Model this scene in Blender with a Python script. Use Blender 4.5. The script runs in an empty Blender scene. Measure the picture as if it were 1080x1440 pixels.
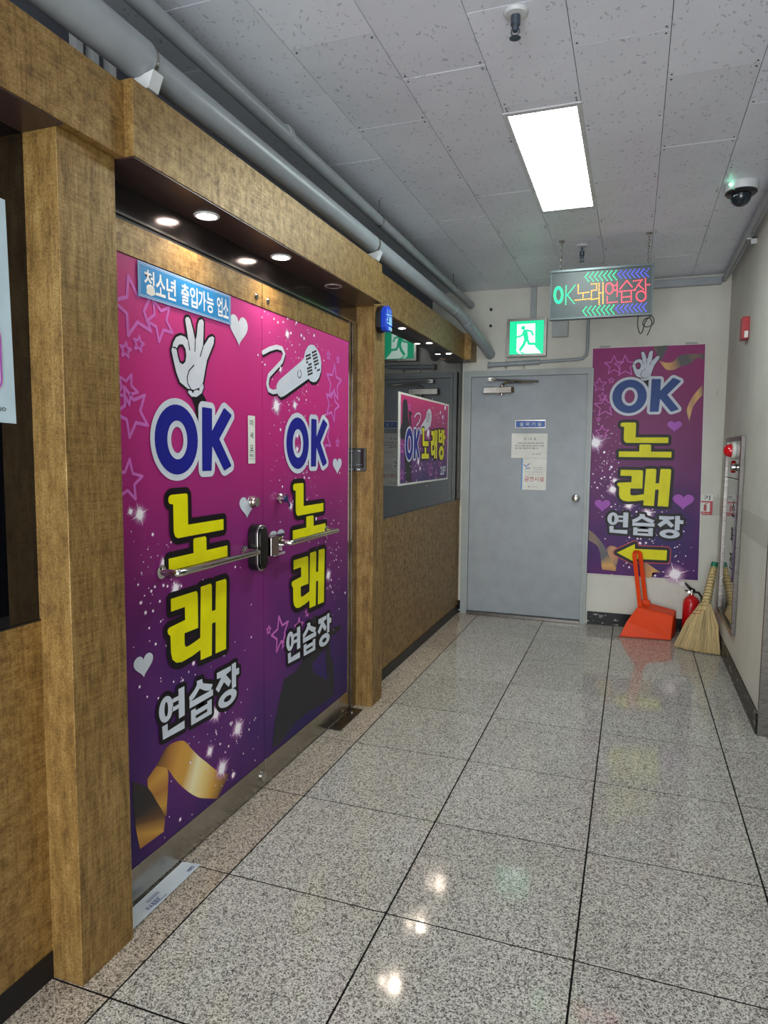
import bpy, bmesh, math, random, json
from mathutils import Matrix, Vector
from mathutils.geometry import tessellate_polygon
random.seed(7)
SC = bpy.context.scene
COL = SC.collection
# ---------------------------------------------------------------- camera
cam = bpy.data.cameras.new('camera'); cam.sensor_fit = 'HORIZONTAL'; cam.sensor_width = 36.0
cam.lens = 966.0 / 1080.0 * 36.0; cam.clip_start = .02
camo = bpy.data.objects.new('camera', cam); COL.objects.link(camo)
RT = ((0.94026239, 0.34032399, 0.00928508), (0.03887644, -0.08023517, -0.99601754), (-0.33822367, 0.93687881, -0.08867269))
camo.matrix_world = Matrix(((RT[0][0], -RT[1][0], -RT[2][0], 1.30939), (RT[0][1], -RT[1][1], -RT[2][1], -1.42056),
                            (RT[0][2], -RT[1][2], -RT[2][2], 1.52050), (0, 0, 0, 1)))
SC.camera = camo
# ---------------------------------------------------------------- world, exposure
w = bpy.data.worlds.new('world'); SC.world = w; w.use_nodes = True
w.node_tree.nodes['Background'].inputs[0].default_value = (.55, .62, .7, 1)
w.node_tree.nodes['Background'].inputs[1].default_value = .3
SC.view_settings.view_transform = 'Standard'; SC.view_settings.look = 'None'
SC.view_settings.gamma = 1; SC.view_settings.use_curve_mapping = False
SC.view_settings.exposure = 0.5
PANEL_W = 19.0      # radiance of the ceiling light panels
SPOT_W = 9.0        # watts of each soffit downlight

def big_area(name, loc, rot, sx, sy, watts, col):
    L = bpy.data.lights.new(name, 'AREA'); L.shape = 'RECTANGLE'; L.size = sx; L.size_y = sy; L.energy = watts; L.color = col
    o = bpy.data.objects.new(name, L); COL.objects.link(o); o.location = loc; o.rotation_euler = rot; return o
# added soft fill lamp, unseen behind the viewer, to lift ceiling and walls
big_area('corridor_end_fill', (1.05, -4.22, 1.4), (math.pi / 2, 0, 0), 2.8, 2.6, 150, (.93, .97, 1.0))

# ---------------------------------------------------------------- helpers
def lin(c):
    c = c / 255.0
    return c / 12.92 if c <= .04045 else ((c + .055) / 1.055) ** 2.4
def rgb(r, g, b): return (lin(r), lin(g), lin(b), 1)
class N:
    """small node-tree writer"""
    def __init__(s, name):
        s.m = bpy.data.materials.new(name); s.m.use_nodes = True
        s.t = s.m.node_tree; s.b = s.t.nodes['Principled BSDF']; s.out = s.t.nodes['Material Output']
    def n(s, typ, ins=None, **kw):
        d = s.t.nodes.new(typ)
        for k, v in kw.items(): setattr(d, k, v)
        for k, v in (ins or {}).items():
            if isinstance(v, bpy.types.NodeSocket): s.t.links.new(v, d.inputs[k])
            else: d.inputs[k].default_value = v
        return d
    def l(s, a, b): s.t.links.new(a, b)
    def pos(s, scale=(1, 1, 1)):
        g = s.n('ShaderNodeNewGeometry')
        return s.n('ShaderNodeMapping', {'Vector': g.outputs['Position'], 'Scale': scale}).outputs[0]
    def ramp(s, fac, stops, interp='LINEAR'):
        r = s.n('ShaderNodeValToRGB', {'Fac': fac}); e = r.color_ramp; e.interpolation = interp
        e.elements[0].position = stops[0][0]; e.elements[0].color = stops[0][1]
        e.elements[1].position = stops[-1][0]; e.elements[1].color = stops[-1][1]
        for p, c in stops[1:-1]: x = e.elements.new(p); x.color = c
        return r.outputs[0]
    def noise(s, vec, scale, detail=3, rough=.55, dist=0):
        return s.n('ShaderNodeTexNoise', {'Vector': vec, 'Scale': scale, 'Detail': detail, 'Roughness': rough, 'Distortion': dist}).outputs[0]
    def mix(s, fac, a, b, blend='MIX'):
        x = s.n('ShaderNodeMix', data_type='RGBA', blend_type=blend)
        for i, v in ((0, fac), (6, a), (7, b)):
            if isinstance(v, bpy.types.NodeSocket): s.l(v, x.inputs[i])
            else: x.inputs[i].default_value = v
        return x.outputs[2]
    def bump(s, h, strength, dist=.002):
        b = s.n('ShaderNodeBump', {'Height': h, 'Strength': strength, 'Distance': dist}); s.l(b.outputs[0], s.b.inputs['Normal'])
    def sep(s, vec):
        return s.n('ShaderNodeSeparateXYZ', {'Vector': vec}).outputs
MATS = {}
def plain(name, col, rough=.5, metal=0.0, spec=.5, emit=None, es=0, alpha=None, trans=0):
    if name in MATS: return MATS[name]
    k = N(name); k.b.inputs['Base Color'].default_value = col; k.b.inputs['Roughness'].default_value = rough
    k.b.inputs['Metallic'].default_value = metal; k.b.inputs['Specular IOR Level'].default_value = spec
    if emit: k.b.inputs['Emission Color'].default_value = emit; k.b.inputs['Emission Strength'].default_value = es
    if trans: k.b.inputs['Transmission Weight'].default_value = trans
    # a breath of wear in the colour so no surface is one flat tone
    if not emit:
        nz = k.noise(k.pos(), 9, 3)
        c2 = tuple(min(1, x * .86) for x in col[:3]) + (1,)
        k.l(k.mix(k.ramp(nz, [(.35, (0, 0, 0, 1)), (.75, (1, 1, 1, 1))]), col, c2), k.b.inputs['Base Color'])
    MATS[name] = k.m; return k.m

class MB:
    def __init__(s): s.v = []; s.f = []; s.c = []
    def add(s, vs, fs, cs=None):
        o = len(s.v); s.v += [tuple(p) for p in vs]; s.f += [tuple(i + o for i in f) for f in fs]
        s.c += list(cs) if cs else [(1, 1, 1, 1)] * len(vs); return s
    def hexa(s, p):   # 8 corners: bottom 0-3 ccw, top 4-7
        return s.add(p, [(3, 2, 1, 0), (4, 5, 6, 7), (0, 1, 5, 4), (1, 2, 6, 5), (2, 3, 7, 6), (3, 0, 4, 7)])
    def box(s, x0, x1, y0, y1, z0, z1):
        return s.hexa([(x0, y0, z0), (x1, y0, z0), (x1, y1, z0), (x0, y1, z0), (x0, y0, z1), (x1, y0, z1), (x1, y1, z1), (x0, y1, z1)])
    def quad(s, a, b, c, d): return s.add([a, b, c, d], [(0, 1, 2, 3)])
    def cyl(s, p0, p1, r0, r1=None, n=24, caps=True):
        r1 = r0 if r1 is None else r1
        p0, p1 = Vector(p0), Vector(p1); d = (p1 - p0).normalized()
        a = d.orthogonal().normalized(); b = d.cross(a); vs = []
        for p, r in ((p0, r0), (p1, r1)):
            vs += [p + (a * math.cos(2 * math.pi * i / n) + b * math.sin(2 * math.pi * i / n)) * r for i in range(n)]
        fs = [(i, (i + 1) % n, n + (i + 1) % n, n + i) for i in range(n)]
        if caps: fs += [tuple(range(n - 1, -1, -1)), tuple(range(n, 2 * n))]
        return s.add(vs, fs)
    def tube(s, path, r, n=14, caps=True, flat=None):
        P = [Vector(p) for p in path]; rs = r if isinstance(r, (list, tuple)) else [r] * len(P)
        t0 = (P[1] - P[0]).normalized(); a = t0.orthogonal().normalized()
        if flat: a = Vector(flat[0])
        vs = []
        for i, p in enumerate(P):
            t = (P[min(i + 1, len(P) - 1)] - P[max(i - 1, 0)]).normalized()
            a = (a - t * a.dot(t)).normalized(); b = t.cross(a)
            ka = flat[1] if flat else 1
            vs += [p + (a * math.cos(2 * math.pi * k / n) * ka + b * math.sin(2 * math.pi * k / n)) * rs[i] for k in range(n)]
        fs = [(j * n + i, j * n + (i + 1) % n, (j + 1) * n + (i + 1) % n, (j + 1) * n + i) for j in range(len(P) - 1) for i in range(n)]
        if caps: fs += [tuple(range(n - 1, -1, -1)), tuple(range((len(P) - 1) * n, len(P) * n))]
        return s.add(vs, fs)
    def lathe(s, prof, c, axis='z', n=32):   # prof: (radius, height) list
        vs = []
        for r, h in prof:
            for i in range(n):
                ca, sa = math.cos(2 * math.pi * i / n) * r, math.sin(2 * math.pi * i / n) * r
                q = {'z': (ca, sa, h), 'x': (h, ca, sa), 'y': (ca, h, sa)}[axis]
                vs.append((c[0] + q[0], c[1] + q[1], c[2] + q[2]))
        m = len(prof)
        fs = [(j * n + i, j * n + (i + 1) % n, (j + 1) * n + (i + 1) % n, (j + 1) * n + i) for j in range(m - 1) for i in range(n)]
        fs += [tuple(range(n - 1, -1, -1)), tuple(range((m - 1) * n, m * n))]
        return s.add(vs, fs)
    def build(s, name, mat, parent=None, smooth=False, bevel=0, seg=2):
        me = bpy.data.meshes.new(name); me.from_pydata(s.v, [], s.f)
        bm = bmesh.new(); bm.from_mesh(me); bmesh.ops.recalc_face_normals(bm, faces=bm.faces); bm.to_mesh(me); bm.free()
        if any(c != (1, 1, 1, 1) for c in s.c):
            at = me.color_attributes.new('Col', 'FLOAT_COLOR', 'POINT')
            for i, c in enumerate(s.c): at.data[i].color = c
        me.materials.append(mat); me.update()
        o = bpy.data.objects.new(name, me); COL.objects.link(o)
        if smooth:
            for p in me.polygons: p.use_smooth = True
            me.set_sharp_from_angle(angle=math.radians(38))
        if bevel:
            m = o.modifiers.new('bevel', 'BEVEL'); m.width = bevel; m.segments = seg; m.limit_method = 'ANGLE'; m.angle_limit = .6
        if parent: adopt(o, parent)
        return o
def wm(o):
    m = o.matrix_basis.copy()
    return wm(o.parent) @ o.matrix_parent_inverse @ m if o.parent else m
def adopt(o, parent):
    o.parent = parent; o.matrix_parent_inverse = wm(parent).inverted()
def tag(o, label=None, cat=None, group=None, kind=None):
    if label: o['label'] = label
    if cat: o['category'] = cat
    if group: o['group'] = group
    if kind: o['kind'] = kind
    return o
def thing(name, loc, label, cat, group=None, kind=None):
    o = bpy.data.objects.new(name, None); o.empty_display_size = .05; COL.objects.link(o); o.location = loc
    return tag(o, label, cat, group, kind)
def clone(o, loc):   # thing with its parts (and their parts)
    r = o.copy(); COL.objects.link(r); r.location = loc
    for ch in list(o.children):
        c = ch.copy(); COL.objects.link(c); c.parent = r
        for g in list(ch.children):
            d = g.copy(); COL.objects.link(d); d.parent = c
    return r

# ------------------------------------------------ flat print: layers laid on a sheet
class Plane:
    def __init__(s, fn, step=.0004): s.fn = fn; s.step = step; s.k = 0
    def __call__(s, u, v, layer): return s.fn(u, v, layer * s.step + s.k * .9e-5)
    def nxt(s): s.k = (s.k + 1) % 30
def P_fill(mb, pl, layer, contours, col=None):
    pts = [[Vector((u, v, 0)) for u, v in c] for c in contours]
    flat = [p for c in pts for p in c]
    tr = tessellate_polygon(pts); pl.nxt()
    mb.add([pl(p.x, p.y, layer) for p in flat], [tuple(t) for t in tr], [col] * len(flat) if col else None)
def P_disc(mb, pl, layer, u, v, r, n=10, r2=None):
    pl.nxt()
    mb.add([pl(u + r * math.cos(2 * math.pi * i / n), v + (r2 or r) * math.sin(2 * math.pi * i / n), layer) for i in range(n)], [tuple(range(n))])
def P_stroke(mb, pl, layer, line, wd, closed=False, n=12):
    L = list(line) + ([line[0]] if closed else [])
    for (a, b), (c, d) in zip(L, L[1:]):
        l = math.hypot(c - a, d - b)
        if l < 1e-6: continue
        nx, ny = -(d - b) / l * wd / 2, (c - a) / l * wd / 2; pl.nxt()
        mb.add([pl(a + nx, b + ny, layer), pl(a - nx, b - ny, layer), pl(c - nx, d - ny, layer), pl(c + nx, d + ny, layer)], [(0, 1, 2, 3)])
    for a, b in L: P_disc(mb, pl, layer, a, b, wd / 2, n)
def P_glow(mb, pl, layer, u, v, r, n=18, core=.25):
    pl.nxt()
    vs = [pl(u, v, layer)]; cs = [(1, 1, 1, 1)]
    for rr, al in ((r * core, 1.0), (r * .5, .32), (r, 0)):
        for i in range(n):
            vs.append(pl(u + rr * math.cos(2 * math.pi * i / n), v + rr * math.sin(2 * math.pi * i / n), layer)); cs.append((al, al, al, 1))
    fs = [(0, 1 + i, 1 + (i + 1) % n) for i in range(n)]
    for k in range(2):
        fs += [(1 + k * n + i, 1 + k * n + (i + 1) % n, 1 + (k + 1) * n + (i + 1) % n, 1 + (k + 1) * n + i) for i in range(n)]
    mb.add(vs, fs, cs)
def P_flare(mb, pl, layer, u, v, r):
    r *= 1.35; P_glow(mb, pl, layer, u, v, r, core=.26)
    for k in range(8):
        a = math.pi * k / 4 + .35; L = r * (1.5 if k % 2 == 0 else .9); w_ = r * .085
        du, dv = math.cos(a), math.sin(a)
        pl.nxt()
        mb.add([pl(u - dv * w_, v + du * w_, layer + 1), pl(u + dv * w_, v - du * w_, layer + 1), pl(u + du * L, v + dv * L, layer + 1)],
               [(0, 1, 2)], [(.9, .9, .9, 1), (.9, .9, .9, 1), (0, 0, 0, 1)])
def smooth_pairs(pairs, cols, m=5):
    F = [tuple(a) + tuple(b) + tuple(c[:3]) for (a, b), c in zip(pairs, cols)]; out = []
    for i in range(len(F) - 1):
        p0, p1, p2, p3 = F[max(i - 1, 0)], F[i], F[i + 1], F[min(i + 2, len(F) - 1)]
        for j in range(m):
            t = j / m
            out.append([.5 * (2 * b + (c - a) * t + (2 * a - 5 * b + 4 * c - d) * t * t + (3 * b - a - 3 * c + d) * t ** 3) if q < 4 else b + (c - b) * t for q, (a, b, c, d) in enumerate(zip(p0, p1, p2, p3))])
    out.append(list(F[-1]))
    return [((f[0], f[1]), (f[2], f[3])) for f in out], [(f[4], f[5], f[6], 1) for f in out]
def P_strip(mb, pl, layer, pairs, cols):
    pairs, cols = smooth_pairs(pairs, cols)
    vs = []; cs = []
    for (a, b), c in zip(pairs, cols):
        vs += [pl(a[0], a[1], layer), pl(b[0], b[1], layer)]; cs += [c, c]
    mb.add(vs, [(2 * i, 2 * i + 1, 2 * i + 3, 2 * i + 2) for i in range(len(pairs) - 1)], cs)
def heart_pts(l, r, b, t, n=30):
    P = []
    for i in range(n):
        a = 2 * math.pi * i / n
        P.append((16 * math.sin(a) ** 3, 13 * math.cos(a) - 5 * math.cos(2 * a) - 2 * math.cos(3 * a) - math.cos(4 * a)))
    y0, y1 = min(p[1] for p in P), max(p[1] for p in P)
    return [((p[0] / 32 + .5) * (r - l) + l, (p[1] - y0) / (y1 - y0) * (t - b) + b) for p in P]
def star_pts(u, v, r, rot):
    return [(u + (r if i % 2 == 0 else r * .45) * math.sin(rot + math.pi * i / 5), v + (r if i % 2 == 0 else r * .45) * math.cos(rot + math.pi * i / 5)) for i in range(10)]
def ellp(u0, u1, v0, v1, n=36):
    return [((u0 + u1) / 2 + (u1 - u0) / 2 * math.cos(2 * math.pi * i / n), (v0 + v1) / 2 + (v1 - v0) / 2 * math.sin(2 * math.pi * i / n)) for i in range(n)]
def rc(x0, y0, x1, y1): return [(x0, y0), (x1, y0), (x1, y1), (x0, y1)]
# letters drawn in the grid of the banner (y down); each glyph = list of shapes; a shape = [outline, hole...]
GL = {
 'OK': ((247, 368, 818, 665), [[ellp(247, 542, 378, 665), ellp(328, 465, 443, 602)],
        [[(577, 381), (581, 377), (652, 379), (655, 383), (653, 478), (750, 374), (759, 371), (815, 397), (818, 404), (712, 513), (811, 632), (809, 638), (755, 656), (746, 653), (654, 545), (646, 650), (642, 655), (575, 655), (572, 651)]]]),
 'no': ((306, 84, 751, 378), [[[(312, 95), (320, 87), (334, 84), (436, 84), (444, 92), (444, 210), (720, 210), (720, 257), (370, 257), (352, 248), (343, 228), (343, 122), (318, 118), (311, 108)]],
        [[(486, 270), (570, 270), (579, 279), (579, 330), (751, 330), (751, 378), (306, 378), (306, 330), (480, 330), (480, 276)]]]),
 'rae': ((286, 474, 737, 788), [[[(312, 487), (488, 487), (500, 491), (503, 503), (503, 643), (402, 643), (402, 688), (408, 700), (430, 702), (470, 697), (518, 689), (527, 476), (604, 474), (614, 484), (612, 595), (641, 595), (648, 474), (728, 474), (737, 484), (726, 788), (637, 786), (641, 648), (612, 648), (606, 786), (518, 784), (518, 740), (455, 750), (380, 755), (342, 748), (316, 728), (307, 700), (305, 632), (290, 620), (286, 606), (298, 597), (408, 590), (408, 537), (312, 537)]]]),
 'yeon': ((203, 130, 845, 333), [[ellp(203, 300, 133, 240), ellp(240, 265, 157, 218)], [rc(340, 130, 383, 256)], [rc(296, 158, 342, 176)], [rc(292, 194, 342, 212)], [[(222, 250), (260, 250), (260, 281), (380, 278), (380, 312), (226, 306)]],
        [[(478, 137), (520, 139), (526, 160), (606, 188), (590, 213), (545, 200), (500, 176), (460, 202), (424, 214), (417, 190), (462, 168), (480, 152)]], [rc(420, 212, 608, 240)],
        [[(430, 253), (466, 253), (466, 264), (560, 264), (560, 253), (596, 253), (596, 322), (430, 318)], rc(466, 286, 558, 300)],
        [[(643, 148), (768, 148), (768, 170), (722, 178), (770, 222), (746, 243), (704, 208), (656, 243), (632, 220), (682, 180), (643, 176)]],
        [[(776, 143), (815, 143), (815, 176), (845, 178), (845, 208), (815, 208), (815, 262), (776, 262)]], [ellp(652, 820, 257, 333), ellp(702, 770, 283, 310)]]),
 'bang': ((0, 0, 100, 100), [[[(0, 0), (22, 0), (22, 12), (38, 12), (38, 0), (58, 0), (58, 44), (0, 44)], rc(22, 24, 38, 33)], [[(62, 0), (84, 0), (84, 18), (100, 18), (100, 31), (84, 31), (84, 52), (62, 52)]],
        [ellp(8, 82, 53, 100), ellp(33, 57, 68, 85)]]),
}
def glyph(name, u0, u1, v0, v1):
    (x0, y0, x1, y1), shapes = GL[name]
    return [[[(u0 + (x - x0) / (x1 - x0) * (u1 - u0), v1 - (y - y0) / (y1 - y0) * (v1 - v0)) for x, y in c] for c in sh] for sh in shapes]
def text_mesh(s, bold=0.0):
    cu = bpy.data.curves.new('t', 'FONT'); cu.body = s; cu.size = 1; cu.dimensions = '2D'; cu.fill_mode = 'FRONT'; cu.offset = bold; cu.resolution_u = 3
    o = bpy.data.objects.new('t', cu); COL.objects.link(o)
    dg = bpy.context.evaluated_depsgraph_get(); me = bpy.data.meshes.new_from_object(o.evaluated_get(dg))
    v = [tuple(p.co) for p in me.vertices]; f = [tuple(p.vertices) for p in me.polygons]
    bpy.data.objects.remove(o); bpy.data.curves.remove(cu); bpy.data.meshes.remove(me)
    return v, f
def P_text(mb, pl, layer, s, u0, u1, v0, v1, bold=.0, flip=False):
    v, f = text_mesh(s, bold)
    if not v: return
    x0, x1 = min(p[0] for p in v), max(p[0] for p in v); y0, y1 = min(p[1] for p in v), max(p[1] for p in v)
    mb.add([pl(u0 + (p[0] - x0) / (x1 - x0) * (u1 - u0), v0 + (p[1] - y0) / (y1 - y0) * (v1 - v0), layer) for p in v], f)
def letters(name, s, pl, layer, u0, u1, v0, v1, mat, parent, bold=0.0, gap=.12):
    """one object per letter, spread evenly from u0 to u1"""
    w_ = (u1 - u0) / (len(s) + gap * (len(s) - 1))
    for i, ch in enumerate(s):
        mb = MB(); a = u0 + i * w_ * (1 + gap); P_text(mb, pl, layer, ch, a, a + w_, v0, v1, bold)
        o = mb.build(name, mat, parent); o['kind'] = 'stuff'
def tiny(mb, name, mat, parent):
    o = mb.build(name, mat, parent); o['kind'] = 'stuff'; return o
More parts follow.
